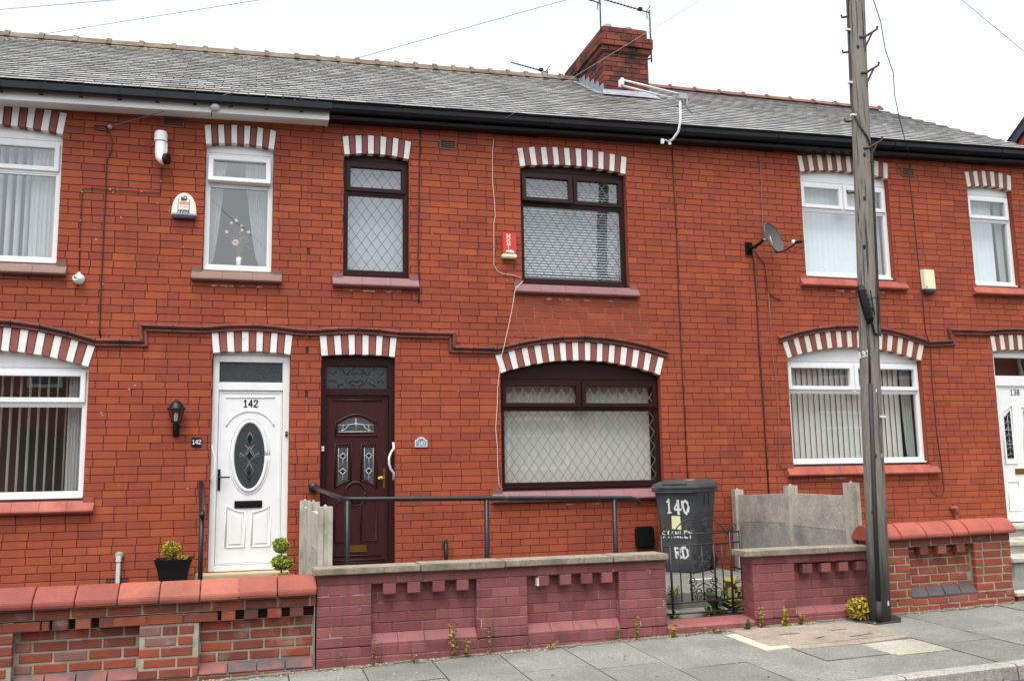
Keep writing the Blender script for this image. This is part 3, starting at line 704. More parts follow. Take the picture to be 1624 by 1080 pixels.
# blinds and curtains: things of their own, hanging behind the glass
def slat_mesh(wd, h, m, curve=.006):
    mb = MB(); n = 4; v = []
    for z in (0, h):
        for i in range(n+1): t = i/n*2-1; v.append((t*wd/2, curve*(t*t-1), z))
    mb.add(v, [(i, i+1, i+n+2, i+n+1) for i in range(n)]); return finish("slat", mb, m, (0, 0, 0), smooth=True)
def vblind(key, label, m, ang, pitch=.085, wd=.089, y=.24, xa=None, xb=None, jitter=3):
    ga, gb, gc, gd = wi[key]; ga = xa or ga; gb = xb or gb; t = thing("vertical_blind", label, "blind", ((ga+gb)/2, y, gc))
    hr = MB(); hr.box(ga-.03, gb+.03, y-.02, y+.02, gd+.02, gd+.05); part(t, "headrail", hr, m_white)
    me = slat_mesh(wd, gd-gc+.05, m); x = ga+.01
    while x < gb: inst(t, "slat", me, (x, y, gc-.02), (0, 0, R(ang+random.uniform(-jitter, jitter)))); x += pitch
    return t
vblind('l142', "open vertical blind with thin pale slats behind the left ground-floor window", m_slat, 87, .089, y=.26)
vblind('u142', "half-open vertical blind in the white upper window beside the left picture edge", m_slatw, 68, .089, y=.30)
vblind('l140', "closed cream vertical blind behind the leaded ground-floor bay window", m_slat, -6, .083)
vblind('u138', "closed white vertical blind in the wide upper window behind the pole", m_slatw, -8, .083, xb=8.42)
vblind('l138', "vertical blind with narrow dark gaps behind the white ground-floor window", m_slat, 12, .085, xb=8.72)
vblind('n138', "closed white vertical blind in the narrow upper window beside the right edge", m_slatw, -8, .083, xb=10.58)
ga, gb, gc, gd = wi['w140']; t = thing("venetian_blind", "white venetian blind behind the wide leaded upper window", "blind", (3.9, .24, gc))
hr = MB(); hr.box(ga-.02, gb+.05, .22, .26, gd, gd+.03); part(t, "headrail", hr, m_white)
mb = MB(); mb.add([(-.5, -.016, -.010), (.5, -.016, -.010), (.5, 0, .003), (-.5, 0, .003), (.5, .014, .012), (-.5, .014, .012)], [(0, 1, 2, 3), (3, 2, 4, 5)]); vm = finish("slat", mb, m_slatw, (0, 0, 0))
z = gc+.01
while z < gd-.02:
    o = inst(t, "slat", vm, ((ga+gb+.02)/2, .24, z)); o.scale.x = gb-ga+.0; z += .0355
lc = MB()
for xx in (gb+.025, gb+.045): lc.tube([(xx, .235, gc), (xx, .235, gd)], .004, 4)
part(t, "ladder_cord", lc, m_cream)
ga, gb, gc, gd = wi['n140']; mb = MB(); mb.box(ga-.02, gb+.02, .25, .253, gc-.02, gd+.04); solo("roller_blind", mb, mat("pale_blue_blind", (.42, .47, .50), .8), "plain pale blue-grey roller blind in the narrow dark-framed upper window", "blind", ((ga+gb)/2, .25, gc))
def curtain(label, xt0, xt1, xb0, xb1, zb, zt, y, folds=7, m=None):
    mb = MB(); n = folds*6; rows = 10; v = []
    for r in range(rows+1):
        s_ = r/rows; a = xb0+(xt0-xb0)*s_**.6; b = xb1+(xt1-xb1)*s_**.6
        for i in range(n+1): tt = i/n; v.append((a+(b-a)*tt, y+.018*math.sin(tt*folds*2*math.pi+.6*math.sin(3*s_)), zb+(zt-zb)*s_))
    mb.add(v, [(r*(n+1)+i, r*(n+1)+i+1, (r+1)*(n+1)+i+1, (r+1)*(n+1)+i) for r in range(rows) for i in range(n)])
    return solo("net_curtain", mb, m or m_net, label, "curtain", ((xb0+xb1)/2, y, zb), smooth=True)
ga, gb, gc, gd = wi['n142']
curtain("white net curtain swept to the right side of the flower window", -.06, gb, .14, gb, gc, gd, .20, 9)
curtain("narrow white net curtain at the left side of the flower window", ga, ga+.18, ga, ga+.03, gc, gd, .20, 4)
ga, gb, gc, gd = wi['u142']; curtain("gathered net curtain at the right of the upper window by the left edge", gb-.28, gb-.02, gb-.28, gb-.02, gc, gd, .20, 6)
ga, gb, gc, gd = wi['l142']; curtain("grey net curtain at the right end of the left ground-floor window", gb-.17, gb-.02, gb-.17, gb-.02, gc, gd, .20, 5)
ga, gb, gc, gd = wi['l138']; curtain("grey net curtain at the right end of the ground-floor window behind the pole", gb-.17, gb-.01, gb-.13, gb-.01, gc, gd, .20, 4, m_slatg)
ga, gb, gc, gd = wi['u138']; curtain("grey net curtain at the right end of the wide upper window", gb-.15, gb-.01, gb-.12, gb-.01, gc, gd, .20, 4, m_slatg)
ga, gb, gc, gd = wi['n138']; curtain("grey net curtain at the right of the narrow upper window by the right edge", gb-.12, gb-.01, gb-.10, gb-.01, gc, gd, .20, 3, m_slatg)
ga, gb, gc, gd = wi['n142']
t = thing("flower_vase", "white vase with artificial flowers on the sill of the narrow white upper window", "vase", (-.10, .185, gc))
mb = MB(); mb.lathe([(.001, 0), (.028, 0), (.026, .06), (.03, .13), (.028, .13)], (-.10, .185, gc), n=12); part(t, "vase", mb, m_white, smooth=True)
fl = MB(); st = MB(); rf = random.Random(4)
for dx, dz, r, mi in ((-.14, .42, .022, 0), (-.04, .56, .022, 0), (-.09, .53, .018, 0), (.10, .43, .022, 0), (-.04, .30, .045, 1), (.03, .45, .02, 0), (.02, .50, .015, 0)):
    c = (-.10+dx, .18, gc+dz); st.tube([(-.10, .185, gc+.12), ((-.2+dx)/2, .185, gc+.1+dz/2), c], .003, 4)
    for q in range(9):
        a = q/9*6.28; fl.leaf((c[0]+r*.5*math.cos(a), c[1]-.01, c[2]+r*.5*math.sin(a)), r*1.1, .5, mi, Vector((rf.uniform(-.3, .3), -1, rf.uniform(-.3, .3))).normalized())
for q in range(60): fl.leaf((-.10+rf.gauss(0, .07), .19, gc+.36+rf.gauss(0, .09)), .03, .6, 2)
part(t, "stem", st, m_stem); part(t, "flower", fl, [m_petal, m_pink, m_leafg])

# ---------------------------------------------------------------- doors
def door_base(key, m, mleaf, fan, leaf, fanmat, zsill):
    o = OP[key]; H = houses[o[0]]; x0, x1 = o[1], o[2]; y0, y1 = .065, .15; mb = MB()
    lx0, lx1, lz0, lz1 = leaf; fx0, fx1, fz0, fz1 = fan
    mb.box(x0+.004, lx0, y0, y1, o[3], o[4]-.01); mb.box(lx1, x1-.004, y0, y1, o[3], o[4]-.01)
    mb.box(lx0, lx1, y0+.001, y1, lz1, fz0); mb.box(lx0, lx1, y0+.001, y1, fz1, o[4]-.012); mb.box(lx0, lx1, y0-.03, y1, o[3]+.001, lz0-.004)
    mb.box(lx0, fx0, y0+.002, y1, fz0, fz1); mb.box(fx1, lx1, y0+.002, y1, fz0, fz1)
    mb.prism([(x0+.003, o[4]-.008), (x1-.003, o[4]-.008)]+[(x, z+.01) for x, z in reversed(arc(x0+.003, x1-.003, o[4], o[5], 10))], y0+.006, y1)
    D = part(H, "door", mb, m, bevel=.004)
    lf = MB(); lf.box(lx0+.004, lx1-.004, y0+.02, y0+.06, lz0, lz1-.004); part(D, "door_leaf", lf, mleaf, bevel=.003)
    fr = MB(); ins = .06; fr.frame(lx0+.02, lx1-.02, lz0+.02, lz1-.02, .012, y0+.012, y0+.03); part(D, "leaf_moulding", fr, mleaf, bevel=.004)
    gp = MB(); gp.box(fx0, fx1, y0+.03, y0+.036, fz0, fz1); part(D, "fanlight", gp, fanmat)
    return D, y0+.02
def mould(D, m, paths, yl, r=.011, name="panel_moulding"):
    mb = MB()
    for p in paths: mb.tube([(x, yl, z) for x, z in p], r, 8)
    part(D, name, mb, m, smooth=True)
def ell(cx, cz, a, b, n=40, t0=0, t1=2*math.pi): return [(cx+a*math.cos(t0+(t1-t0)*i/n), cz+b*math.sin(t0+(t1-t0)*i/n)) for i in range(n+1)]

D, yl = door_base('d142', m_white, m_white, (-.283, .404, 2.552, 2.777), (-.275, .412, .575, 2.462), m_obs, .51)
gx, gz = .065, 1.74
mb = MB(); mb.prism(ell(gx, gz, .163, .362)[:-1], yl-.006, yl+.01); part(D, "oval_pane", mb, m_obs)
mould(D, m_white, [ell(gx, gz, .180, .378)], yl-.002, .020, "oval_rim"); mould(D, m_white, [ell(gx, gz, .215, .415)], yl, .008)
mould(D, m_white, [ell(gx, 1.97, .275, .265, 20, R(22), R(158))], yl, .011)
mould(D, m_white, [[(-.20, 2.385), (.325, 2.387)]], yl, .010)
for a, b, s_ in ((-.166, .029, 1), (.105, .300, -1)):
    tl, tr_ = (1.20, 1.13) if s_ > 0 else (1.125, 1.195)
    mould(D, m_white, [[(a, .76), (b, .76), (b, tr_), ((a+b)/2, (tl+tr_)/2-.015), (a, tl), (a, .76)]], yl, .010)
    ins = MB(); ins.prism([(a+.03, .79), (b-.03, .79), (b-.03, tr_-.05), ((a+b)/2, (tl+tr_)/2-.06), (a+.03, tl-.05)], yl-.008, yl+.01); part(D, "panel", ins, m_white, bevel=.005)
ld = MB(); Y = yl-.009
def rib(mb, pts, wd=.004): mb.tube([(x, Y, z) for x, z in pts], wd, 5)
for s_ in (1, -1):
    rib(ld, [(gx, 2.0), (gx+s_*.035, 1.93), (gx, 1.84)]); rib(ld, [(gx, 1.84), (gx+s_*.06, 1.74), (gx+s_*.02, 1.70), (gx-s_*.05, 1.62)]); rib(ld, [(gx+s_*.0, 1.80), (gx+s_*.09, 1.66)])
    rib(ld, [(gx+s_*.05, 1.86), (gx-s_*.05, 1.74)]); rib(ld, ell(gx+s_*.085, 1.745, .022, .016, 10)); rib(ld, [(gx+s_*.04, 1.70), (gx+s_*.1, 1.78)])
    rib(ld, [(gx, 1.66), (gx+s_*.05, 1.58), (gx, 1.50)])
part(D, "lead_pattern", ld, m_came, smooth=True)
bv = MB()
for cz, a, b in ((1.925, .028, .07), (1.745, .03, .045), (1.53, .03, .07)): bv.prism([(gx-a, cz), (gx, cz-b), (gx+a, cz), (gx, cz+b)], yl-.0095, yl)
part(D, "bevelled_piece", bv, m_bevel)
mb = MB(); mb.box(-.083, .210, yl-.012, yl+.01, 1.175, 1.254); mb.box(-.06, .187, yl-.017, yl, 1.195, 1.236); part(D, "letter_box", mb, m_black, bevel=.003)
mb = MB(); mb.box(-.264, -.236, yl-.012, yl+.01, 1.37, 1.60); mb.tube([(-.25, yl-.01, 1.512), (-.25, yl-.05, 1.512), (-.135, yl-.05, 1.512)], .009, 8); part(D, "handle", mb, m_black)
mb = MB(); write(mb, "142", (-.012, yl-.001, 2.281), (1, 0, 0), (0, 0, 1), (0, -1, 0), .074, .013, .74); part(D, "house_number", mb, m_black)
mb = MB(); mb.box(.443, .470, .05, .066, 1.952, 2.006); mb.box(.450, .458, .046, .052, 1.975, 1.985, mi=1); part(D, "bell_push", mb, [m_black, m_white])
mb = MB(); mb.tube([(-.335, .03, 1.86), (-.32, .02, 1.80), (-.295, 0, 1.72), (-.295, 0, 1.58), (-.325, .02, 1.50), (-.335, .03, 1.46)], .007, 6); part(D, "grab_rail", mb, m_white, smooth=True)

D, yl = door_base('d140', m_rose, m_rosed, (.887, 1.583, 2.492, 2.754), (.890, 1.600, .515, 2.415), m_obs, .50)
mould(D, m_rosed, [[(.96, 2.36), (1.53, 2.36)]], yl, .012)
mb = MB(); top = [(x, 2.06+.10*max(0, math.cos((x-1.228)/.2*1.35))) for x in [1.43-.4*i/14 for i in range(15)]]
mb.prism([(1.03, 1.995), (1.43, 1.995)]+top, yl-.006, yl+.01); part(D, "arched_pane", mb, m_obsw)
bd = [(1.0, 1.955), (1.47, 1.955), (1.47, 2.112), (1.42, 2.115)]+[(x, 2.075+.12*max(0, math.cos((x-1.232)/.21*1.3))) for x in [1.41-.36*i/14 for i in range(15)]]+[(1.04, 2.115), (1.0, 2.112), (1.0, 1.955)]
mould(D, m_rosed, [bd], yl, .012)
ld = MB(); Y = yl-.009
for s_ in (1, -1):
    rib(ld, [(1.228, 2.105), (1.228+s_*.02, 2.085), (1.228, 2.06)], .005); rib(ld, [(1.228, 2.09), (1.228+s_*.03, 2.085), (1.228+s_*.08, 2.08), (1.228+s_*.105, 2.04), (1.228+s_*.145, 2.012), (1.228+s_*.165, 2.02)], .006)
    rib(ld, [(1.228+s_*.06, 2.078), (1.228+s_*.20, 2.075)], .003); rib(ld, [(1.228+s_*.145, 2.075), (1.228+s_*.145, 1.998)], .003)
rib(ld, [(1.228, 2.15), (1.228, 1.997)], .004); rib(ld, [(1.03, 1.998), (1.43, 1.998)], .005)
for cx in (1.083, 1.376):
    sgn = 1 if cx < 1.2 else -1; pn = MB()
    poly = [(cx-.054, 1.40), (cx+.054, 1.475), (cx+.054, 1.819), (cx-.054, 1.819)] if sgn > 0 else [(cx-.054, 1.475), (cx+.054, 1.395), (cx+.054, 1.817), (cx-.054, 1.817)]
    pn.prism(poly, yl-.006, yl+.01); part(D, "side_pane", pn, m_obsw)
    for cz in (1.722, 1.55):
        for p in ([(cx-.046, cz), (cx, cz+.036), (cx+.046, cz)], [(cx-.03, cz-.002), (cx, cz-.034), (cx+.03, cz-.002)]): rib(ld, p, .006)
        bv = MB(); bv.prism([(cx-.02, cz), (cx, cz-.022), (cx+.02, cz), (cx, cz+.022)], yl-.009, yl); part(D, "bevelled_piece", bv, m_bevel)
        rib(ld, [(cx, cz-.034), (cx, cz-.10)], .003)
    for s_ in (-1, 1): rib(ld, [(cx+s_*.05, 1.45), (cx+s_*.05, 1.815)], .003)
    a, b = cx-.085, cx+.09; z1, z2 = (1.365, 1.44) if sgn > 0 else (1.44, 1.36)
    mould(D, m_rosed, [[(a, z1), (a, 1.86), (b, 1.86), (b, z2)], [(a, z1)]+[(a+(b-a)*i/6, z1+(z2-z1)*(i/6)+(.02 if 0 < i < 6 else 0)) for i in range(1, 6)]+[(b, z2)]], yl, .011)
    a, b = cx-.085, cx+.09
    mould(D, m_rosed, [[(a, .775), (b, .775), (b, 1.20), (cx, 1.25), (a, 1.18), (a, .775)]], yl, .010)
part(D, "lead_pattern", ld, m_caml, smooth=True)
mould(D, m_rosed, [ell(1.228, 1.318, .108, .112)], yl, .016); mould(D, m_rosed, [ell(1.228, 1.318, .14, .148, 20, R(-140), R(-40))], yl, .008)
mould(D, m_rosed, [[(.97, .62), (1.52, .615)], [(.95, .57), (1.56, .566)], [(.94, .54), (1.58, .535)]], yl, .010)
mb = MB(); mb.box(1.108, 1.355, yl-.012, yl+.01, .655, .732); mb.box(1.125, 1.338, yl-.018, yl, .672, .712); part(D, "letter_box", mb, m_brass, bevel=.004)
mb = MB(); mb.box(1.535, 1.563, yl-.014, yl+.01, 1.35, 1.58); mb.tube([(1.548, yl-.01, 1.475), (1.548, yl-.045, 1.475), (1.52, yl-.048, 1.475), (1.475, yl-.048, 1.466)], [.011, .012, .02, .013], 10); part(D, "handle", mb, m_brass, bevel=.002)
mb = MB(); mb.box(.842, .872, .05, .066, 1.782, 1.838); mb.box(.85, .858, .045, .052, 1.81, 1.82, mi=1); part(D, "bell_push", mb, [m_cream2, m_black], bevel=.003)
mb = MB(); rail = [(1.645, -.0, 1.87), (1.645, -.03, 1.80), (1.61, -.06, 1.76), (1.585, -.07, 1.70), (1.585, -.07, 1.63), (1.605, -.06, 1.57), (1.645, -.03, 1.525), (1.645, 0, 1.45)]; mb.tube(rail, .013, 8); part(D, "grab_rail", mb, m_white, smooth=True)
fan = MB(); Y = .09
for cx, fl_ in ((1.00, 1), (1.235, 1), (1.235, -1), (1.47, -1)):
    for z0, vv in ((2.57, 1), (2.68, -1)):
        fan.tube([(cx+fl_*.02, Y, z0-vv*.05), (cx+fl_*.08, Y, z0-vv*.02), (cx+fl_*.11, Y, z0+vv*.03)], .005, 5); fan.tube([(cx-fl_*.08, Y, z0), (cx-fl_*.04, Y, z0+vv*.02), (cx, Y, z0)], .004, 5)
part(D, "etched_pattern", fan, m_bevel, smooth=True)

D, yl = door_base('d138', m_white, m_white, (10.215, 10.90, 2.745, 3.005), (10.215, 10.905, .745, 2.60), m_glass, .71)
mb = MB(); mb.add([(10.1, .5, 2.6), (11, .5, 2.6), (11, .5, 3.1), (10.1, .5, 3.1)], [(0, 1, 2, 3)]); part(D, "dark_hallway", mb, m_room)
for cx, s_ in ((10.37, -1), (10.72, 1)):
    lo, hi = (2.16, 2.25) if s_ < 0 else (2.25, 2.16)
    mb = MB(); mb.prism([(cx-.055, 1.585), (cx+.055, 1.585), (cx+.055, hi), (cx-.055, lo)], yl-.006, yl+.01); part(D, "leaded_pane", mb, m_bevel)
    mould(D, m_white, [[(cx-.10, 1.51), (cx+.10, 1.51), (cx+.10, hi+.08), (cx-.10, lo+.06), (cx-.10, 1.51)]], yl, .013)
    ld = MB(); Y = yl-.008
    for q in range(7): rib(ld, [(cx-.05, 1.62+q*.09), (cx, 1.68+q*.09-.02), (cx+.05, 1.62+q*.09)], .003)
    for q in (1.78, 1.98): rib(ld, [(cx-.055, q), (cx+.055, q)], .004)
    rib(ld, [(cx, 1.59), (cx, 2.18)], .003); part(D, "lead_pattern", ld, m_caml, smooth=True)
    mould(D, m_white, [[(cx-.10, .86), (cx+.10, .86), (cx+.10, 1.26), (cx-.10, 1.26), (cx-.10, .86)]], yl, .011)
mb = MB(); mb.box(10.42, 10.68, yl-.012, yl+.01, 1.36, 1.44); mb.box(10.435, 10.665, yl-.016, yl, 1.375, 1.42); part(D, "letter_box", mb, m_brass, bevel=.003)
mb = MB(); write(mb, "138", (10.462, yl-.001, 2.475), (1, 0, 0), (0, 0, 1), (0, -1, 0), .075, .011, .78); part(D, "house_number", mb, m_black)

# doorsteps
solo("doorstep", MB().box(-.46, .50, -.28, .06, .34, .507), m_stepst, "cream painted stone step below the white oval-glass door", "step", (0, -.1, .34), bevel=.01)
solo("doorstep", MB().box(.78, 1.72, -.26, .06, .33, .495), m_yard, "grey stone step under the dark brown door", "step", (1.2, -.1, .33), bevel=.01)
t = thing("doorsteps", "grey concrete steps rising to the white door at the right edge", "steps", (10, -.8, .2))
for a, b, zz in ((-1.65, -1.15, .42), (-1.15, -.5, .56), (-.5, .06, .70)):
    mb = MB(); mb.box(8.6, 11.2, a, b, .15, zz-.05); part(t, "riser", mb, m_conc); mb = MB(); mb.box(8.57, 11.2, a-.03, b-.002, zz-.048, zz); part(t, "tread", mb, m_concp, bevel=.006)

# ---------------------------------------------------------------- eaves, gutters, roofs
def run(mb, x0, x1, prof, mi=0, sl_=.0235):
    """a profile (y, z) swept along the street, climbing with it"""
    k = len(prof); v = [(x0, y, zz+sl_*x0) for y, zz in prof]+[(x1, y, zz+sl_*x1) for y, zz in prof]
    mb.add(v, [(j, j+k, (j+1) % k+k, (j+1) % k) for j in range(k)]+[tuple(range(k)), tuple(range(2*k-1, k-1, -1))], mi=mi)
def halfgutter(r, cy, cz, n=8, th=.006):
    o = [(cy+r*math.cos(math.pi+math.pi*i/n), cz+r*.95*math.sin(math.pi+math.pi*i/n)) for i in range(n+1)]
    return o+[(cy+(r-th)*math.cos(-math.pi*i/n), cz+(r-th)*.95*math.sin(-math.pi*i/n)) for i in range(n+1)]
H = houses[142]; xa, xb = -4.7, .86
mb = MB(); run(mb, xa, xb, [(-.25, 5.535), (-.232, 5.535), (-.232, 5.70), (-.25, 5.70)]); run(mb, xa, xb, [(-.232, 5.545), (.02, 5.555), (.02, 5.567), (-.232, 5.557)]); run(mb, xb-.012, xb+.004, [(-.252, 5.535), (.02, 5.545), (.02, 5.70), (-.252, 5.70)]); part(H, "fascia", mb, m_white, bevel=.003)
mb = MB(); run(mb, xa, .885, [(-.262, 5.705), (-.262, 5.64), (-.28, 5.612), (-.33, 5.612), (-.352, 5.635), (-.356, 5.705), (-.350, 5.705), (-.346, 5.64), (-.327, 5.618), (-.282, 5.618), (-.268, 5.642), (-.268, 5.705)]); G_ = part(H, "gutter", mb, m_gut)
for x in [-3.3+.385*i for i in range(11)]:
    mb = MB(); run(mb, x-.02, x+.02, [(-.25, 5.71), (-.25, 5.605), (-.27, 5.604), (-.285, 5.607), (-.332, 5.607), (-.357, 5.632), (-.361, 5.708), (-.35, 5.71), (-.346, 5.65), (-.27, 5.62), (-.262, 5.71)]); part(G_, "gutter_clip", mb, m_black)
for hn, xa, xb in ((140, .875, 5.9), (138, 5.904, 11.1)):
    H = houses[hn]; mb = MB()
    run(mb, xa, xb, [(-.16, 5.588), (.02, 5.588), (.02, 5.64), (-.15, 5.64), (-.168, 5.625)]); run(mb, xa, xb, [(-.10, 5.641), (.02, 5.641), (.02, 5.80), (-.10, 5.78)]); part(H, "fascia", mb, m_gut, bevel=.004)
    mb = MB(); run(mb, xa, xb, [(-.11, 5.765), (-.11, 5.665), (-.16, 5.645), (-.215, 5.655), (-.245, 5.69), (-.25, 5.745), (-.268, 5.765), (-.258, 5.768), (-.24, 5.745), (-.235, 5.695), (-.21, 5.667), (-.16, 5.655), (-.12, 5.672), (-.12, 5.765)]); G_ = part(H, "gutter", mb, m_gut)
    x = xa+.9
    while x < xb:
        mb = MB(); run(mb, x-.05, x+.05, [(-.11, 5.66), (-.16, 5.639), (-.22, 5.65), (-.252, 5.688), (-.257, 5.75), (-.272, 5.772), (-.10, 5.772)]); part(G_, "gutter_joint", mb, m_gut); x += 1.83

YE, YR = -.275, 3.0
EZ = lambda x: 5.750+.0240*x
RZ = {142: lambda x: 7.700+.0272*x, 140: lambda x: 7.700+.0272*x, 138: lambda x: 7.868+.0045*(x-6)}
def slatem(i, rr):
    wdt, ln, th = .190+rr.uniform(-.006, .004), .235, rr.uniform(.0105, .014); tail = .0135+rr.uniform(-.0014, .0014); t = round(min(1, max(0, rr.gauss(.45, .27))), 2)
    a = rr.uniform(-.004, .004); h = wdt/2-.003
    v = [(-h, a, tail-th*.55), (h, -a, tail-th*.55), (h, -a, tail+th*.45), (-h, a, tail+th*.45), (-h, ln, .003), (h, ln, .003), (-h, ln, -.002), (h, ln, -.002)]
    f = [(3, 2, 5, 4), (0, 1, 2, 3), (0, 3, 4, 6), (1, 7, 5, 2)]
    return v, f, t
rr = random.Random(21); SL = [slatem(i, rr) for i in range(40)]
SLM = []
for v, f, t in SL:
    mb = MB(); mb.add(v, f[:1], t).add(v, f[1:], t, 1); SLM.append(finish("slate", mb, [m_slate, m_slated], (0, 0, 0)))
def roof(hn, xa, xb):
    H = houses[hn]; rz = RZ[hn]
    S = lambda x, t: Vector((x, YE+(YR-YE)*t, EZ(x)+(rz(x)-EZ(x))*t))
    mb = MB(); nx = 8
    for i in range(nx):
        a, b = xa+(xb-xa)*i/nx, xa+(xb-xa)*(i+1)/nx
        e = Vector((0, 0, -.006)); mb.add([S(a, 0)+e, S(b, 0)+e, S(b, 1)+e, S(a, 1)+e], [(0, 1, 2, 3)])
        mb.add([S(a, 1)+e, S(b, 1)+e, (b, 6.25, EZ(b)), (a, 6.25, EZ(a))], [(0, 1, 2, 3)])
    RF = part(H, "roof", mb, m_deck)
    rows = 24; rq = random.Random(hn); items = []
    for r in range(rows):
        t = r/rows; x = -4.80-(r % 2)*.095+random.Random(r).uniform(0, .02)
        while x < xb:
            xc = x+.095; x += .190
            if xc < xa or xc >= xb: continue
            if hn == 138 and xc > 11.06-(r % 2)*.03: continue
            if 5.16 < xc < 5.86 and t > .66 and hn == 140: continue
            k = rq.randrange(len(SL)); p = S(xc, t)
            ex = (S(xc+.1, t)-S(xc-.1, t)).normalized(); ey = (S(xc, t+.03)-S(xc, t)).normalized(); ez = ex.cross(ey).normalized()
            ey = ez.cross(ex); ro = rq.gauss(0, .0035); ex2 = ex*math.cos(ro)+ey*math.sin(ro); ey2 = ez.cross(ex2)
            M_ = Matrix((ex2, ey2, ez)).transposed().to_4x4(); M_.translation = p+ey*rq.gauss(0, .0018)
            s_, ins = seen(p); items.append((s_ if ins else 0, k, M_))
    items.sort(key=lambda i: -i[0]); rest = MB(); n = 0
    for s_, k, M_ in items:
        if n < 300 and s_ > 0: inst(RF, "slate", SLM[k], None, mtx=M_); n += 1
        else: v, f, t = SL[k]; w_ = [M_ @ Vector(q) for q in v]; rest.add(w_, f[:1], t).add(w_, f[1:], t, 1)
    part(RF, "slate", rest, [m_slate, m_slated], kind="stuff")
    # ridge
    step = .435 if hn == 142 else .30 if hn == 140 else .462
    red = hn == 138; x = xa+(.12 if hn == 142 else 0)
    fil = MB(); xx = xa
    if not red:
        while xx < xb:
            b = min(xx+.12, xb); q = rq.uniform(.015, .03)
            fil.add([S(xx, .955)+Vector((0, 0, .004)), S(b, .955+rq.uniform(-.008, .008))+Vector((0, 0, .004)), S(b, 1)+Vector((0, 0, .06+q*.4)), S(xx, 1)+Vector((0, 0, .06+q*.4))], [(0, 1, 2, 3)]); xx = b
        part(RF, "ridge_pointing", fil, m_pointing)
    while x < xb-.1:
        b = min(x+step, xb); mb = MB(); wd, hh, th = .105, (.066 if red else .085), .016; y = YR
        def sec(xq, o=0): zz = rz(xq); return [(xq, y-wd-o, zz-.012), (xq, y-.028-o*.5, zz+hh+o), (xq, y+.028+o*.5, zz+hh+o), (xq, y+wd+o, zz-.012), (xq, y+wd-th, zz-.02), (xq, y, zz+hh-th*1.5), (xq, y-wd+th, zz-.02)]
        def ring(a_, b_, o, oo):
            v = sec(a_, o)+sec(b_, oo); mb.add(v, [(j, j+7, (j+1) % 7+7, (j+1) % 7) for j in range(7)]+[tuple(range(7)), tuple(range(13, 6, -1))], rq.random())
        ring(x+.003, b-.003, rq.uniform(-.003, .003), rq.uniform(-.003, .003))
        if red: ring(b-.05, b-.012, .020, .024)
        else: ring(b-.035, b+.03, .018+rq.uniform(0, .01), .016)
        part(RF, "ridge_tile", mb, m_ridger if red else m_ridgeg); x = b
roof(142, -4.7, .65); roof(140, .655, 5.9); roof(138, 5.905, 11.06)

# chimney stack on the ridge of the middle house
H = houses[140]; cx0, cx1, cy0, cy1 = 5.145, 5.885, 1.85, 3.62
core = MB(); core.box(cx0+.012, cx1-.012, cy0+.012, cy1-.012, 6.9, 8.2); CH = part(H, "chimney", core, m_mort)
def stack(x0, x1, y0, y1, z0, z1, rowk):
    tf = lambda r: r.uniform(.0, .62)
    lay(CH, x0, x1, z0, z1, .232, .080, .008, y0, .03, m_chim, "c", phase=.5*rowk, tints=tf, cap=60)
    lay(CH, -y1, -y0, z0, z1, .232, .080, .008, x0, .03, m_chim, "cl", phase=.5*rowk+.25, ang=-math.pi/2, tints=tf, cap=90)
    lay(CH, y0, y1, z0, z1, .232, .080, .008, -x1, .03, m_chim, "cr", phase=.5*rowk, ang=math.pi/2, tints=tf, cap=40)
m_chim = mat("sooty_chimney_brick", ramp=[(0, (.09, .034, .026)), (.5, (.20, .055, .036)), (1, (.28, .08, .048))], spec=.2, rough=.9, var=.2, vscale=12, fine=.1, bump=.3, bscale=60, dirt=(.025, .02, .02), dscale=2.6, damt=.92, dlo=.44, dhi=.62)
stack(cx0, cx1, cy0, cy1, 6.98, 7.86, 0)
stack(cx0-.032, cx1+.032, cy0-.032, cy1+.032, 7.86, 7.94, 1); stack(cx0-.066, cx1+.066, cy0-.066, cy1+.066, 7.94, 8.10, 0)
stack(cx0, cx1, cy0, cy1, 8.10, 8.26, 0)
cap = MB(); cap.box(cx0-.02, cx1+.02, cy0-.02, cy1+.02, 7.845, 7.862); cap.box(cx0-.055, cx1+.055, cy0-.055, cy1+.055, 8.095, 8.106); cap.box(cx0+.02, cx1-.02, cy0+.02, cy1-.02, 8.2, 8.275); part(CH, "flaunching", cap, m_mort)
for k, (px, py) in enumerate(((5.34, 2.12), (5.70, 2.14), (5.34, 2.62), (5.70, 2.62), (5.34, 3.15), (5.70, 3.15))):
    mb = MB(); mb.lathe([(.085, 0), (.08, .04), (.066, .10), (.066, .155), (.052, .155), (.052, .02)], (px, py, 8.26), n=14); part(CH, "chimney_pot", mb, m_concp if k < 2 else m_ridger, smooth=False)
ld = MB(); x = cx0-.006
for i in range(6):      # stepped lead soakers up the left cheek
    y = cy0+i*.19; z = EZ(5.1)+(RZ[140](5.1)-EZ(5.1))*(y-YE)/(YR-YE)
    ld.add([(x-.002*i, y, z-.03), (x-.002*i, y+.20, z+.075), (x-.002*i, y+.20, z+.21), (x-.002*i, y+.03, z+.21), (x-.002*i, y, z+.13)], [(0, 1, 2, 3, 4)])
    ld.add([(x, y, z+.02), (x-.13, y-.01, z+.018), (x-.13, y+.19, z+.132), (x, y+.20, z+.14)], [(0, 1, 2, 3)])
part(CH, "lead_flashing", ld, m_lead)
ap = MB(); z = EZ(5.5)+(RZ[140](5.5)-EZ(5.5))*(cy0-YE)/(YR-YE)
ap.add([(cx0-.1, cy0-.20, z-.085), (cx1+.08, cy0-.22, z-.08), (cx1+.03, cy0-.004, z+.10), (cx0-.03, cy0-.004, z+.08)], [(0, 1, 2, 3)]); part(CH, "mortar_apron", ap, m_lead)

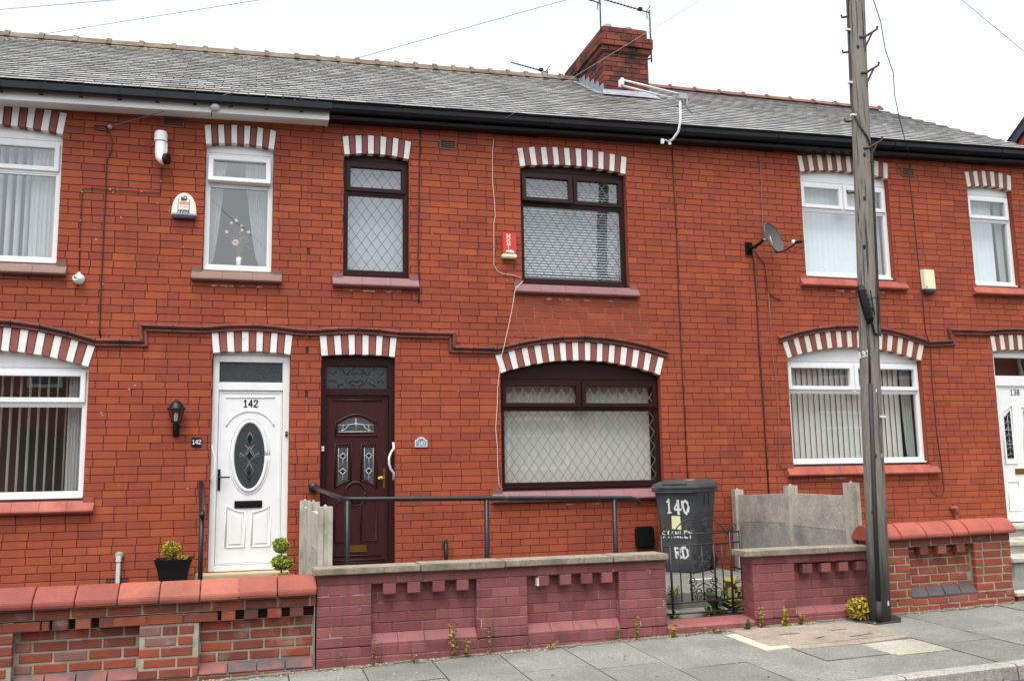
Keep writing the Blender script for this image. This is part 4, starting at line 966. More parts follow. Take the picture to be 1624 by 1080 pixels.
# ---------------------------------------------------------------- garden walls
rb = lambda r: min(1, max(0, r.gauss(.6, .25)))
def core_box(t, x0, x1, y0, y1, z0, z1, m): mb = MB(); mb.box(x0, x1, y0, y1, z0, z1); part(t, "mortar_core", mb, m)
def saddle(t, x0, x1, zc, y0, y1, m, rise=.115, front=.036, sl_=0, n=9, tint=.5, pw_=.85):
    """one saddle-back coping tile"""
    mb = MB(); ym = (y0+y1)/2; pr_ = [(y0, 0), (y0-.004, front*.5), (y0, front)]
    for i in range(1, n): a = i/n; pr_.append((y0+(y1-y0)*a, front+(rise-front)*math.sin(math.pi*a)**pw_))
    pr_ += [(y1, front), (y1, 0)]; k = len(pr_); e = .0035
    v = [(x, y, zc+zz+sl_*x) for x in (x0+e, x1-e) for y, zz in pr_]
    mb.add(v, [(j, j+k, (j+1) % k+k, (j+1) % k) for j in range(k)]+[tuple(range(k)), tuple(range(2*k-1, k-1, -1))], tint)
    return part(t, "coping_tile", mb, m, bevel=.005)
def dentils(t, spans, z0, z1, m, yf=-3.1, sl_=0, name="corbel_brick", proud=.006):
    for a, b in spans:
        mb = MB(); mb.prism([(a, z0+sl_*a), (b, z0+sl_*b), (b, z1+sl_*b), (a, z1+sl_*a)], yf-proud, yf+.09, random.random(), c=.004); part(t, name, mb, m)

# left wall: bare orange brick, red saddle coping
t = thing("garden_wall", "orange brick garden wall with rounded red coping below the white door", "garden wall", (-.6, -3.1, 0))
X0, X1 = -2.35, .562
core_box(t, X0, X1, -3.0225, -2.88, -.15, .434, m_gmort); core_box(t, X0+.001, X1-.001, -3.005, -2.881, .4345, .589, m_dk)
hz = .0775
for a, b in ((X0, -1.545), (-.706, -.289), (.551, X1)):
    core_box(t, a+.003, b-.003, -3.094, -3.02, -.15, .508, m_gmort)
core_box(t, X0+.002, X1-.002, -3.094, -3.02, .516, .588, m_gmort)
core_box(t, X0+.002, X1-.002, -3.094, -3.02, -.15, .052, m_gmort)
for (a, b, ph) in ((X0, -1.545, .1), (-.706, -.289, .35)): lay(t, a, b, .125-5*0.0765, .510, .232, .0765, .0145, -3.1, .05, m_gbrick, "g1", phase=ph, tints=rb, c=.005, header=.25)
lay(t, X0, X1, .513, .590, .242, .0765, .0145, -3.1, .05, m_gbrick, "g2", phase=.2, tints=rb, c=.005)
lay(t, -1.98, -1.31, .436, .5125, .245, .0765, .011, -3.104, .12, m_gbrick, "g3", phase=.55, tints=rb, c=.005)
lay(t, -.895, -.135, .436, .5125, .25, .0765, .011, -3.104, .12, m_gbrick, "g3", phase=.0, tints=rb, c=.005)
for a, b in ((-1.545, -.706), (-.289, .551)):
    lay(t, a+.006, b-.006, .130, .130+4*.0765, .232, .0765, .0145, -3.03, .05, m_gbrick, "g4", phase=.45, tints=rb, c=.006)
    n = 4
    for i in range(n):      # sloping sooty plinth bricks
        p0, p1 = a+(b-a)*i/n+.005, a+(b-a)*(i+1)/n-.005; mb = MB()
        mb.add([(p0, -3.1, .058), (p1, -3.1, .058), (p1, -3.1, .066), (p0, -3.1, .066), (p1, -3.03, .130), (p0, -3.03, .130), (p0, -3.02, .058), (p1, -3.02, .058)], [(0, 1, 2, 3), (3, 2, 4, 5), (0, 3, 5, 6), (1, 7, 4, 2)], .5); part(t, "plinth_brick", mb, m_sooty)
lay(t, X0, X1, -.10, .053, .232, .0765, .012, -3.1, .05, m_gbrick, "g5", phase=.6, tints=lambda r: r.uniform(0, .5), c=.005)
dentils(t, [(-1.292, -1.188), (-1.14, -1.038), (-.982, -.881), (-.132, -.032), (.031, .134), (.203, .306), (.37, .47)], .440, .511, m_gbrick)
ct = random.Random(11)
for k, (a, b) in enumerate(zip([-2.28, -1.995, -1.708, -1.422, -1.146, -.859, -.574, -.288, -.010, .273], [-1.995, -1.708, -1.422, -1.146, -.859, -.574, -.288, -.010, .273, .568])):
    saddle(t, a, b, .597+ct.uniform(-.003, .003), -3.155, -2.83, m_terra, rise=.145, front=.046, pw_=1.05, tint=[.1, .2, .1, .15, .15, .7, .75, .95, .45, .35][k])

# middle walls: brick painted maroon, sandstone slab coping
def coping(t, xs_, z0, z1, m=None):
    for a, b in zip(xs_, xs_[1:]):
        mb = MB(); mb.box(a+.003, b-.003, -3.145, -2.85, z0+random.uniform(-.003, .003), z1+random.uniform(-.003, .003)); part(t, "coping_slab", mb, m or m_cope, bevel=.007)
def panel_sill(t, a, b, zf, zb, m, n, name="sill_brick"):
    for i in range(n):
        p0, p1 = a+(b-a)*i/n+.002, a+(b-a)*(i+1)/n-.002; mb = MB()
        mb.add([(p0, -3.098, zf-.02), (p1, -3.098, zf-.02), (p1, -3.098, zf), (p0, -3.098, zf), (p1, -3.03, zb), (p0, -3.03, zb), (p0, -3.02, zf-.02), (p1, -3.02, zf-.02)], [(0, 1, 2, 3), (3, 2, 4, 5), (0, 3, 5, 6), (1, 7, 4, 2)], .7); part(t, name, mb, m)
t = thing("garden_wall", "long maroon painted brick wall with two recessed panels left of the gate", "garden wall", (2, -3.1, 0))
X0, X1 = .572, 3.522; hm = .0785
core_box(t, X0, X1, -3.025, -2.88, -.1, .735, m_marj); core_box(t, X0, X1, -3.0965, -3.02, -.1, .196, m_marj); core_box(t, X0, X1, -3.0965, -3.02, .657, .735, m_marj)
for a, b in ((X0, .992), (1.846, 2.274), (3.091, X1)): core_box(t, a+.001, b-.001, -3.0965, -3.02, .18, .66, m_marj)
PT = dict(tints=lambda r: r.random(), c=.004)
lay(t, X0, X1, .657, .735, .232, .078, .006, -3.1, .05, m_maroon, "m1", phase=.4, **PT)
for a, b, ph in ((X0, .992, .1), (1.846, 2.274, .4), (3.091, X1, .25)): lay(t, a, b, .657-8*hm, .657, .232, hm, .006, -3.1, .05, m_maroon, "m2", phase=ph, **PT)
for a, b in ((.992, 1.846), (2.274, 3.091)):
    lay(t, a+.002, b-.002, .265, .265+5*hm, .232, hm, .006, -3.03, .05, m_maroon, "m3", phase=.2, **PT); panel_sill(t, a, b, .202, .268, m_maroon, 4)
    lay(t, a, b, .029, .029+2*hm, .232, hm, .006, -3.1, .05, m_maroon, "m4", phase=.6, **PT)
lay(t, X0, X1, -.10, .029, .232, .065, .006, -3.098, .05, m_maroon, "m5", phase=.3, **PT)
lay(t, 2.885, 3.1, -.06, .735, .22, hm, .006, X1*-1, .03, m_maroon, "m6", phase=.3, ang=math.pi/2, **PT) if False else None
lay(t, -3.09, -2.885, .029, .735, .215, hm, .006, -X1-.0005, .03, m_maroon, "m6", ang=math.pi/2, **PT)
dentils(t, [(1.084, 1.186), (1.279, 1.38), (1.481, 1.582), (1.679, 1.777), (2.359, 2.464), (2.558, 2.659), (2.747, 2.847), (2.932, 3.028)], .572, .655, m_maroon, proud=.012)
coping(t, [.545, 1.38, 2.08, 3.03, 3.545], .737, .790)
mb = MB(); mb.box(2.358, 2.372, -3.1125, -3.05, .575, .64); part(t, "paint_splash", mb, m_paint)

t = thing("garden_wall", "short maroon painted brick wall between the iron gate and wooden pole", "garden wall", (4.9, -3.1, .1))
X0, X1 = 4.368, 5.62
core_box(t, X0+.003, X1, -3.025, -2.88, -.05, .735, m_marj); core_box(t, X0+.003, X1, -3.0965, -3.02, -.05, .20, m_marj); core_box(t, X0+.003, X1, -3.0965, -3.02, .655, .735, m_marj); core_box(t, X0+.003, 4.788, -3.0965, -3.02, .18, .66, m_marj)
lay(t, X0, X1, .655, .7335, .232, hm, .006, -3.1, .05, m_maroon, "n1", phase=.5, **PT)
lay(t, X0, 4.788, .655-8*hm, .655, .232, hm, .006, -3.1, .05, m_maroon, "n2", phase=.2, **PT)
lay(t, 4.79, X1, .255, .255+5*hm, .232, hm, .006, -3.03, .05, m_maroon, "n3", phase=.1, **PT); panel_sill(t, 4.788, X1, .208, .262, m_maroon, 4)
lay(t, 4.788, X1, .027, .027+2*hm, .232, hm, .006, -3.1, .05, m_maroon, "n4", phase=.7, **PT)
lay(t, 2.885, 3.097, .027, .7335, .215, hm, .006, X0, .03, m_maroon, "n5", ang=-math.pi/2, **PT)
dentils(t, [(4.871, 4.968), (5.066, 5.162), (5.249, 5.344), (5.435, 5.532)], .562, .640, m_maroon, proud=.012)
coping(t, [4.268, 5.12, 5.65], .731, .780)
mb = MB(); v = [(3.526, -3.10, -.02), (4.366, -3.10, -.02), (4.366, -3.10, .165), (3.526, -3.10, .160), (3.526, -3.085, .178), (4.366, -3.085, .183), (4.366, -2.89, .205), (3.526, -2.89, .200)]
mb.add(v, [(0, 1, 2, 3), (3, 2, 5, 4), (4, 5, 6, 7)], .75); solo("gate_step", mb, m_maroon, "maroon painted stone threshold under the iron gate", "step", (3.95, -3.1, 0))

# right wall: bare brick, its courses following the slope
t = thing("garden_wall", "bare red brick wall with bulging red coping right of the pole", "garden wall", (6.4, -3.1, .15))
SLP = .018; X0, X1 = 5.64, 7.19; Z = lambda zz: zz-SLP*7.05; hr_ = .0752
def sbox(t_, a, b, y0, y1, z0, z1, m):
    mb = MB(); mb.prism([(a, z0+SLP*a), (b, z0+SLP*b), (b, z1+SLP*b), (a, z1+SLP*a)], y0, y1); part(t_, "mortar_core", mb, m)
sbox(t, X0+.004, X1-.004, -3.0225, -2.88, Z(0), Z(.84), m_gmort); sbox(t, X0+.004, X1-.004, -3.094, -3.02, Z(0), Z(.298), m_gmort); sbox(t, X0+.004, X1-.004, -3.094, -3.02, Z(.766), Z(.84), m_gmort)
for a, b in ((X0, 6.02), (6.765, X1)): sbox(t, a+.004, b-.004, -3.094, -3.02, Z(.28), Z(.77), m_gmort)
rg = lambda r: r.uniform(.45, .95)
lay(t, X0, X1, Z(.764), Z(.764)+hr_, .232, hr_, .0145, -3.1, .05, m_gbrick, "r1", phase=.3, slope=SLP, tints=lambda r: r.uniform(.05, .5), c=.005)
for a, b, ph in ((X0, 6.02, .5), (6.765, X1, .1)): lay(t, a, b, Z(.764)-8*hr_, Z(.764), .222, hr_, .0145, -3.1, .05, m_gbrick, "r2", phase=ph, slope=SLP, tints=rg, c=.005, header=.2)
lay(t, 6.025, 6.76, Z(.764)-6*hr_+.03, Z(.764)+.03, .215, hr_, .0145, -3.03, .05, m_gbrick, "r3", phase=.3, slope=SLP, tints=rg, c=.005)
lay(t, 6.022, 6.763, Z(.162), Z(.294), .232, .066, .011, -3.1, .05, m_gbrick, "r7", phase=.7, slope=SLP, tints=rg, c=.005)
for i in range(4):
    p0, p1 = 6.02+.186*i+.004, 6.02+.186*(i+1)-.004; mb = MB(); q = SLP*(p0-7.05)
    mb.add([(p0, -3.1, .297+q), (p1, -3.1, .297+q), (p1, -3.1, .310+q), (p0, -3.1, .310+q), (p1+.02, -3.03, .386+q), (p0+.02, -3.03, .386+q), (p0, -3.02, .297+q), (p1, -3.02, .297+q)], [(0, 1, 2, 3), (3, 2, 4, 5), (0, 3, 5, 6), (1, 7, 4, 2)]); part(t, "plinth_brick", mb, m_blue)
lay(t, X0-.02, X1+.03, Z(.764)-10*hr_, Z(.764)-8*hr_, .232, hr_, .012, -3.105, .05, m_gbrick, "r4", phase=.2, slope=SLP, tints=lambda r: r.uniform(.2, .7), c=.005)
dentils(t, [(6.139, 6.233), (6.345, 6.439), (6.561, 6.653)], Z(.685), Z(.760), m_gbrick, sl_=SLP)
lay(t, -3.095, -2.885, Z(.764)-8*hr_+.12, Z(.84)+.12, .215, hr_, .011, -X1, .03, m_gbrick, "r5", ang=math.pi/2, tints=rg, c=.005)
lay(t, 2.885, 3.095, Z(.764)-8*hr_+.1, Z(.84)+.1, .215, hr_, .011, X0, .03, m_gbrick, "r6", ang=-math.pi/2, tints=rg, c=.005)
for k, (a, b) in enumerate(((5.585, 5.735), (5.735, 5.908), (5.908, 6.188), (6.188, 6.494), (6.494, 6.67), (6.67, 6.958), (6.958, 7.235))):
    saddle(t, a, b, Z(.842)+.002*(k % 3), -3.15, -2.84, m_terra2, rise=.14, sl_=SLP, tint=[.2, .6, .7, .5, .8, .55, .4][k])
t = thing("garden_wall", "low dark red wall base at the right edge of the pavement", "garden wall", (8, -3.08, .1))
lay(t, 7.24, 9.5, .08-SLP*7, .08+2*hr_-SLP*7, .232, hr_, .006, -3.09, .05, m_maroon, "q", slope=SLP, **PT); sbox(t, 7.24, 9.5, -3.085, -2.95, -.1-SLP*7, .075+2*hr_-SLP*7, m_marj)
mb = MB(); mb.prism([(7.22, .232+SLP*.2), (9.5, .232+SLP*2.5), (9.5, .262+SLP*2.5), (7.22, .262+SLP*.2)], -3.10, -2.93); part(t, "coping_slab", mb, m_pstrip)

# ---------------------------------------------------------------- concrete fences
def post(t, x, y, z0, z1, a=.11, d=.10, ang=0, m=m_concp):
    mb = MB(); c, s_ = math.cos(ang), math.sin(ang); P = [(-a/2, -d/2), (a/2, -d/2), (a/2, -.02), (a/2-.018, -.02), (a/2-.018, .02), (a/2, .02), (a/2, d/2), (-a/2, d/2), (-a/2, .02), (-a/2+.018, .02), (-a/2+.018, -.02), (-a/2, -.02)]
    P = [(p[1], p[0]) for p in P]; Q = [(x+p[0]*c-p[1]*s_, y+p[0]*s_+p[1]*c) for p in P]; n = len(Q)
    mb.add([(q[0], q[1], z0) for q in Q]+[(q[0], q[1], z1) for q in Q], [tuple(range(n-1, -1, -1)), tuple(range(n, 2*n))]+[(i, (i+1) % n, (i+1) % n+n, i+n) for i in range(n)], random.random())
    mb.lathe([(.014, 0), (.014, .012), (.001, .018)], (x, y, z1), n=6); part(t, "post", mb, m)
def fpanel(t, p0, p1, z0, z1, th=.04, name="panel", tl=0):
    mb = MB(); a, b = Vector(p0), Vector(p1); d = (b-a).normalized(); n = Vector((-d.y, d.x))*th/2; a += d*.045; b -= d*.045
    for k in range(6):
        q, w_ = a+(b-a)*k/6, a+(b-a)*(k+1)/6; dz0, dz1 = tl*k/6, tl*(k+1)/6
        v = [(q-n).to_tuple()+(z0+dz0,), (w_-n).to_tuple()+(z0+dz1,), (w_+n).to_tuple()+(z0+dz1,), (q+n).to_tuple()+(z0+dz0,)]; v += [(p[0], p[1], p[2]+z1-z0-.0015) for p in v]
        mb.add(v, [(0, 1, 5, 4), (1, 2, 6, 5), (2, 3, 7, 6), (3, 0, 4, 7), (4, 5, 6, 7)], random.random()*.0+.5)
    mb.t = [min(1, max(0, (z0-.2)*1.5))*.9+.1*random.Random(str(z0)+str(p0[1])).random()]*len(mb.t); part(t, name, mb, m_conc)
t = thing("concrete_fence", "grey concrete panel fence with three posts beside the charcoal bin", "fence", (5.8, -1.5, .3))
PP = [(5.94, -.11), (5.80, -1.52), (5.655, -2.80)]
for (x, y), zt_ in zip(PP, (1.248, 1.312, 1.350)): post(t, x, y, .1, zt_, .115, .11, -.1)
for (a, b, z0, z1, tl) in ((PP[0], PP[1], .86, 1.185, .045), (PP[0], PP[1], .52, .858, .045), (PP[0], PP[1], .18, .518, .045), (PP[1], PP[2], .885, 1.228, .0), (PP[1], PP[2], .545, .883, .0), (PP[1], PP[2], .20, .543, .0)): fpanel(t, a, b, z0, z1, tl=tl)
t = thing("concrete_fence", "mossy concrete fence standing end-on between the two front doors", "fence", (.65, -1.5, .3))
PP = [(.66, -.12), (.655, -1.45), (.655, -2.79)]
for (x, y), zt_ in zip(PP, (1.245, 1.262, 1.255)): post(t, x, y, .1, zt_, .115, .11, 0)
for a, b in zip(PP, PP[1:]):
    for z0, z1 in ((.20, .52), (.525, .85), (.855, 1.18)): fpanel(t, a, b, z0, z1)

# ---------------------------------------------------------------- handrails
t = thing("handrail", "long black tubular handrail running above the maroon wall", "handrail", (2, -2.75, .2))
mb = MB(); pts = [(.755, -.015, 1.38), (.775, -1.3, 1.352), (.80, -2.68, 1.318), (.83, -2.75, 1.312), (.90, -2.775, 1.309), (2.01, -2.78, 1.289), (3.2, -2.78, 1.262), (3.36, -2.78, 1.258), (3.42, -2.78, 1.245), (3.445, -2.78, 1.205)]
mb.tube(pts, .021, 10); part(t, "rail", mb, m_blackmetal, smooth=True)
mb = MB(); mb.lathe([(.001, .03), (.05, .028), (.055, .0)], (.755, -.002, 1.38), 'y', 14); part(t, "flange", mb, m_blackmetal, smooth=True)
for x, zt_ in ((.835, 1.30), (2.02, 1.278), (3.20, 1.252)): mb = MB(); mb.tube([(x, -2.78, .1), (x, -2.78, zt_)], .0215, 10); part(t, "post", mb, m_blackmetal, smooth=True)
t = thing("handrail", "short black handrail left of the white oval-glass door", "handrail", (-.38, -.5, .3))
mb = MB(); mb.tube([(-.43, -.01, 1.455), (-.41, -.35, 1.30), (-.375, -.93, 1.165), (-.372, -.98, 1.14)], .026, 10); part(t, "rail", mb, m_blackmetal, smooth=True)
mb = MB(); mb.tube([(-.375, -.93, .2), (-.378, -.93, 1.15)], .024, 10); part(t, "post", mb, m_blackmetal, smooth=True)

# ---------------------------------------------------------------- iron gate
t = thing("iron_gate", "small black wrought iron garden gate with scrollwork", "gate", (3.97, -2.9, .2))
Y = -2.90; L0, L1 = 3.59, 4.372
def bar(pts, r, name): mb = MB(); mb.tube([(x, Y, z) for x, z in pts], r, 6); part(t, name, mb, m_iron, smooth=True)
bar([(L0, .26), (L0+.0, .925)], .012, "stile"); bar([(L1+.012, .205), (L1, .945)], .014, "stile")
for za, zb_, r in ((.925, .938, .009), (.828, .845, .008), (.335, .352, .009), (.245, .25, .009)): bar([(L0, za), (L1+.01, zb_)], r, "rail")
for x, z0, z1, r in ((3.675, .235, .83, .011), (3.765, .335, .83, .006), (3.865, .335, .83, .009), (3.985, .335, .835, .007), (4.105, .34, .835, .009), (4.185, .34, .84, .006), (4.27, .23, .94, .011)): bar([(x, z0), (x-.006, z1)], r, "bar")
def scroll(cx, cz, r, turns=1.6, a0=0, sg=1, n=26): return [(cx+sg*(r*(1-.8*i/n))*math.cos(a0+turns*2*math.pi*i/n), cz+(r*(1-.8*i/n))*math.sin(a0+turns*2*math.pi*i/n)) for i in range(n+1)]
for sg in (1, -1):
    c = 3.985
    for dz, dx, r in ((.745, .055, .042), (.665, .048, .036), (.52, .105, .042), (.455, .105, .036), (.425, .045, .042), (.375, .10, .034), (.37, .045, .036)): bar(scroll(c+sg*dx, dz, r, 1.5, R(180), sg), .0055, "scroll")
    bar([(c, .70), (c+sg*.05, .62), (c+sg*.10, .58)], .005, "scroll"); bar([(c, .50), (c+sg*.06, .47)], .005, "scroll")
for sg in (1, -1):      # crest of two sweeping scrolls
    c = 3.965; p = [(c+sg*(.02+.30*i/14), .955+.115*math.sin(math.pi*min(1, (i/14)*.62+.30))**1.5-(.10*(i/14)**2)) for i in range(15)]
    bar(p, .006, "scroll"); bar(scroll(c+sg*.345, .985, .035, 1.4, R(200), sg), .0055, "scroll"); bar(scroll(c+sg*.075, .985, .05, 1.6, R(60), sg), .0055, "scroll")
mb = MB(); mb.tube([(L1+.01, Y, .62), (L1+.05, Y-.01, .60), (L1+.055, Y-.01, .57)], .012, 6); mb.tube([(4.27, Y-.01, .63), (L1, Y-.01, .60)], .008, 6); part(t, "latch", mb, m_iron)

# ---------------------------------------------------------------- wheelie bin
def bin_():
    a = R(-49); bx, by, bz = 5.055, -.455, .335; K = 1.16; t = thing("wheelie_bin", "charcoal wheelie bin with white painted lettering beside the gate path", "bin", (bx, by, bz))
    ca, sa = math.cos(a), math.sin(a); W = lambda x, y, z: (bx+K*(x*ca-y*sa), by+K*(x*sa+y*ca), bz+z)
    def tr(mb): mb.v = [W(*p) for p in mb.v]; return mb
    mb = MB(); lv = [(0, .165, .20, .02), (.10, .178, .215, .0), (.45, .195, .235, 0), (.90, .228, .268, 0), (.93, .235, .275, 0)]
    v = []
    for z, hx, hy, _ in lv:
        c = .025; v += [(-hx+c, -hy, z), (hx-c, -hy, z), (hx, -hy+c, z), (hx, hy-c, z), (hx-c, hy, z), (-hx+c, hy, z), (-hx, hy-c, z), (-hx, -hy+c, z)]
    mb.add(v, [(i*8+k, i*8+(k+1) % 8, (i+1)*8+(k+1) % 8, (i+1)*8+k) for i in range(len(lv)-1) for k in range(8)]+[tuple(range(7, -1, -1))]); part(t, "body", tr(mb), m_bin, bevel=.006)
    rim = MB(); rim.box(-.248, .248, -.29, .285, .915, .945); rim.box(-.21, .21, -.302, -.289, .90, .93); part(t, "rim", tr(rim), m_bin, bevel=.008)
    lid = MB(); v = [(-.255, -.30, .95), (.255, -.30, .95), (.255, .29, .95), (-.255, .29, .95), (-.25, -.295, .985), (.25, -.295, .985), (.25, .285, 1.01), (-.25, .285, 1.01), (-.20, -.20, 1.035), (.20, -.20, 1.035), (.20, .24, 1.065), (-.20, .24, 1.065)]
    lid.add(v, [(0, 1, 5, 4), (1, 2, 6, 5), (2, 3, 7, 6), (3, 0, 4, 7), (4, 5, 9, 8), (5, 6, 10, 9), (6, 7, 11, 10), (7, 4, 8, 11), (8, 9, 10, 11), (3, 2, 1, 0)]); lid.box(-.14, .14, -.285, -.235, .99, 1.012); part(t, "lid", tr(lid), m_bin, bevel=.012)
    hd = MB(); hd.tube([(-.2, .33, .96), (.2, .33, .96)], .014, 8)
    for x in (-.19, 0, .19): hd.box(x-.015, x+.015, .27, .335, .945, .965)
    part(t, "handle", tr(hd), m_bin)
    rb_ = MB()
    for y in (-.05, .06): rb_.box(.222, .236, y-.012, y+.012, .76, .90)
    part(t, "rib", tr(rb_), m_bin, bevel=.004)
    for s_ in (-1, 1): wh = MB(); wh.lathe([(.001, -.02), (.09, -.02), (.095, 0), (.09, .02), (.001, .02)], (0, 0, 0), 'y', 20); wh.v = [(s_*.17+p[1], .22+p[0], .095+p[2]) for p in wh.v]; part(t, "wheel", tr(wh), m_black, smooth=False)
    # brushed house number and street name, on the leaning front face
    def fy(z): return -(.215+(.268-.215)*(z-.10)/.80)
    O = lambda x, z: W(x, fy(z)-.001, z); U = (Vector(W(1, 0, 0))-Vector(W(0, 0, 0))).normalized(); V = (Vector(O(0, .8))-Vector(O(0, .3))).normalized(); Nn = U.cross(V)
    mb = MB(); rg_ = random.Random(8)
    write(mb, "140", O(-.10, .675), U, V, Nn, .145, .023, .70, .011, wsc=.85, rng=rg_); part(t, "painted_number", mb, m_paint); mb = MB(); write(mb, "STANLEY", O(-.165, .395), U, V, Nn, .072, .013, .76, .003, wsc=.9, rng=rg_); part(t, "painted_lettering", mb, m_paint); mb = MB(); write(mb, "RD", O(-.04, .165), U, V, Nn, .115, .023, .78, .008, rng=rg_)
    part(t, "painted_lettering", mb, m_paint)
    st = MB(); st.add([tuple(Vector(O(x, z))+Nn*.006) for x, z in ((-.055, .495), (.045, .485), (.042, .64), (-.05, .645))], [(0, 1, 2, 3)]); part(t, "sticker", st, m_ylabel)
    sp = MB(); sp.add([(.02, -.10, 1.048), (.12, -.08, 1.049), (.13, -.03, 1.052), (.05, -.05, 1.051)], [(0, 1, 2, 3)]); part(t, "paint_splash", tr(sp), m_paint)
bin_()

# ---------------------------------------------------------------- telegraph pole
t = thing("telegraph_pole", "tall weathered wooden pole rising from the pavement before the right house", "pole", (5.5, -3.3, .12))
PX = lambda z: 5.497+(z-.15)*.0402
PY = -3.30; PRD = lambda z: .0955-.0027*z
mb = MB(); zz_ = [-.1+.4*i for i in range(21)]; mb.tube([(PX(z)+.003*math.sin(z*2.1), PY, z) for z in zz_], [PRD(z) for z in zz_], 28); part(t, "shaft", mb, m_wood, smooth=True)
ck = MB(); rc = random.Random(2)
for q in range(26):      # drying cracks along the grain, cut as dark slivers standing on the surface
    z = rc.uniform(.9, 6.0); a = rc.uniform(R(158), R(308)); l = rc.uniform(.15, .6); r = PRD(z)+.0008
    pts = [(PX(z+l*k/5)+r*math.cos(a+.03*math.sin(k)), PY+r*math.sin(a+.03*math.sin(k)), z+l*k/5) for k in range(6)]; ck.tube(pts, [.0005, .003, .0045, .004, .003, .0005], 4)
part(t, "crack", ck, m_joint, kind="stuff")
kn = MB()
for z, a in ((4.45, 285), (4.02, 275), (3.55, 262), (2.95, 300), (5.55, 270), (1.6, 280), (1.1, 255)):
    a -= 37; r = PRD(z); kn.ball((PX(z)+r*math.cos(R(a)), PY+r*math.sin(R(a)), z), .014, 1.6, 8)
part(t, "knot", kn, m_joint)
ER, EF = Vector((.8, -.6, 0)), Vector((-.6, -.8, 0))
def onp(z, a_, f, dz=0): return tuple(Vector((PX(z), PY, z+dz))+ER*a_+EF*f)
def irons(side, zz, m, big=True):
    mb = MB(); r = PRD(zz)
    if big: mb.tube([onp(zz, .02, r+.008, -.02), onp(zz, r*.75, r*.6, -.01), onp(zz, r+.10, .03, .055), onp(zz, r+.105, .03, .085)], [.012, .014, .011, .012], 6); mb.tube([onp(zz, r+.055, .04, .025), onp(zz, r*.85, r*.5, -.10), onp(zz, r*.8, r*.55, -.15)], .010, 6)
    else: mb.tube([onp(zz, -r*.9, .03), onp(zz, -r-.06, .03, .004), onp(zz, -r-.062, .03, .03)], .011, 6)
    part(t, "step_iron", mb, m)
for z in (5.66, 5.29): irons(1, z, m_rust)
irons(1, 4.53, m_rust)
for z in (5.90, 5.53, 4.82, 4.10): irons(-1, z, m_rust, False)
def oncable(name, pts, r, m):
    mb = MB(); P = []
    for z, a, o in pts: rr_ = PRD(z)+o; a -= 37; P.append((PX(z)+rr_*math.cos(R(a)), PY+rr_*math.sin(R(a)), z))
    mb.tube(P, r, 6); part(t, name, mb, m, smooth=True)
oncable("pole_cable", [(7.6, 200, .012), (6.0, 205, .012), (5.0, 212, .012), (4.9, 225, .012), (4.75, 260, .012), (4.62, 305, .012), (4.52, 335, .012), (4.2, 342, .01), (3.4, 345, .01), (2.85, 350, .012), (2.70, 335, .02), (2.72, 300, .012), (2.95, 275, .012)], .011, m_cable)
oncable("pole_cable", [(2.9, 262, .01), (2.5, 268, .01), (2.2, 266, .01)], .010, m_cable)
oncable("cable_cover", [(2.25, 268, .002), (1.2, 266, .002), (.3, 268, .004)], .020, m_cover); oncable("cable_cover", [(.32, 268, .006), (.12, 268, .01)], .028, m_cover)
for z, a in ((5.75, 173), (5.20, 177), (4.86, 191), (1.95, 293)):
    mb = MB(); r = PRD(z); x, y = PX(z)+(r+.015)*math.cos(R(a)), PY+(r+.015)*math.sin(R(a)); mb.box(x-.03, x+.028, y-.02, y+.01, z-.011, z+.011); part(t, "cable_clip", mb, m_paint, bevel=.003)
mb = MB(); r = PRD(3)
P = [onp(3, -.055, r+.005, .17), onp(3, -.045, r+.03, .12), onp(3, -.02, r+.035, -.02), onp(3, .005, r+.03, -.14), onp(3, .012, r+.01, -.17)]; mb.tube(P, [.028, .040, .042, .040, .026], 10)
for k in range(7): q = k/6; c = Vector(P[1])*(1-q)+Vector(P[3])*q; mb.lathe([(.046, -.004), (.046, .004)], c, n=10)
part(t, "joint_closure", mb, m_black)
mb = MB(); mb.tube([onp(3, -.17, r-.05, .07), onp(3, -.05, r, .08)], .004, 4); mb.tube([onp(3, .02, r+.01, .05), onp(3, .10, r-.06, .07)], .004, 4); mb.tube([onp(3, .03, r+.04, .12), onp(3, .055, r+.02, -.12)], .006, 5); part(t, "loose_wire", mb, m_cable)
z = 2.52; mb = MB(); write(mb, "133", onp(z, -.098, PRD(z)*.72, -.018), (ER+EF*.35+Vector((0, 0, .12))).normalized(), Vector((-.1, 0, 1)).normalized(), tuple(EF), .048, .013, .8); part(t, "number_label", mb, m_paint)
for z, a, wd, hh in ((2.19, 263, .016, .014), (1.60, 284, .028, .016), (.30, 286, .028, .02)):
    r = PRD(z)+.002; mb = MB(); c = R(a); mb.add([(PX(z)+r*math.cos(c-wd*4), PY+r*math.sin(c-wd*4), z-hh), (PX(z)+r*math.cos(c+wd*4), PY+r*math.sin(c+wd*4), z-hh), (PX(z)+r*math.cos(c+wd*4), PY+r*math.sin(c+wd*4), z+hh), (PX(z)+r*math.cos(c-wd*4), PY+r*math.sin(c-wd*4), z+hh)], [(0, 1, 2, 3)]); part(t, "white_tag", mb, m_paint)

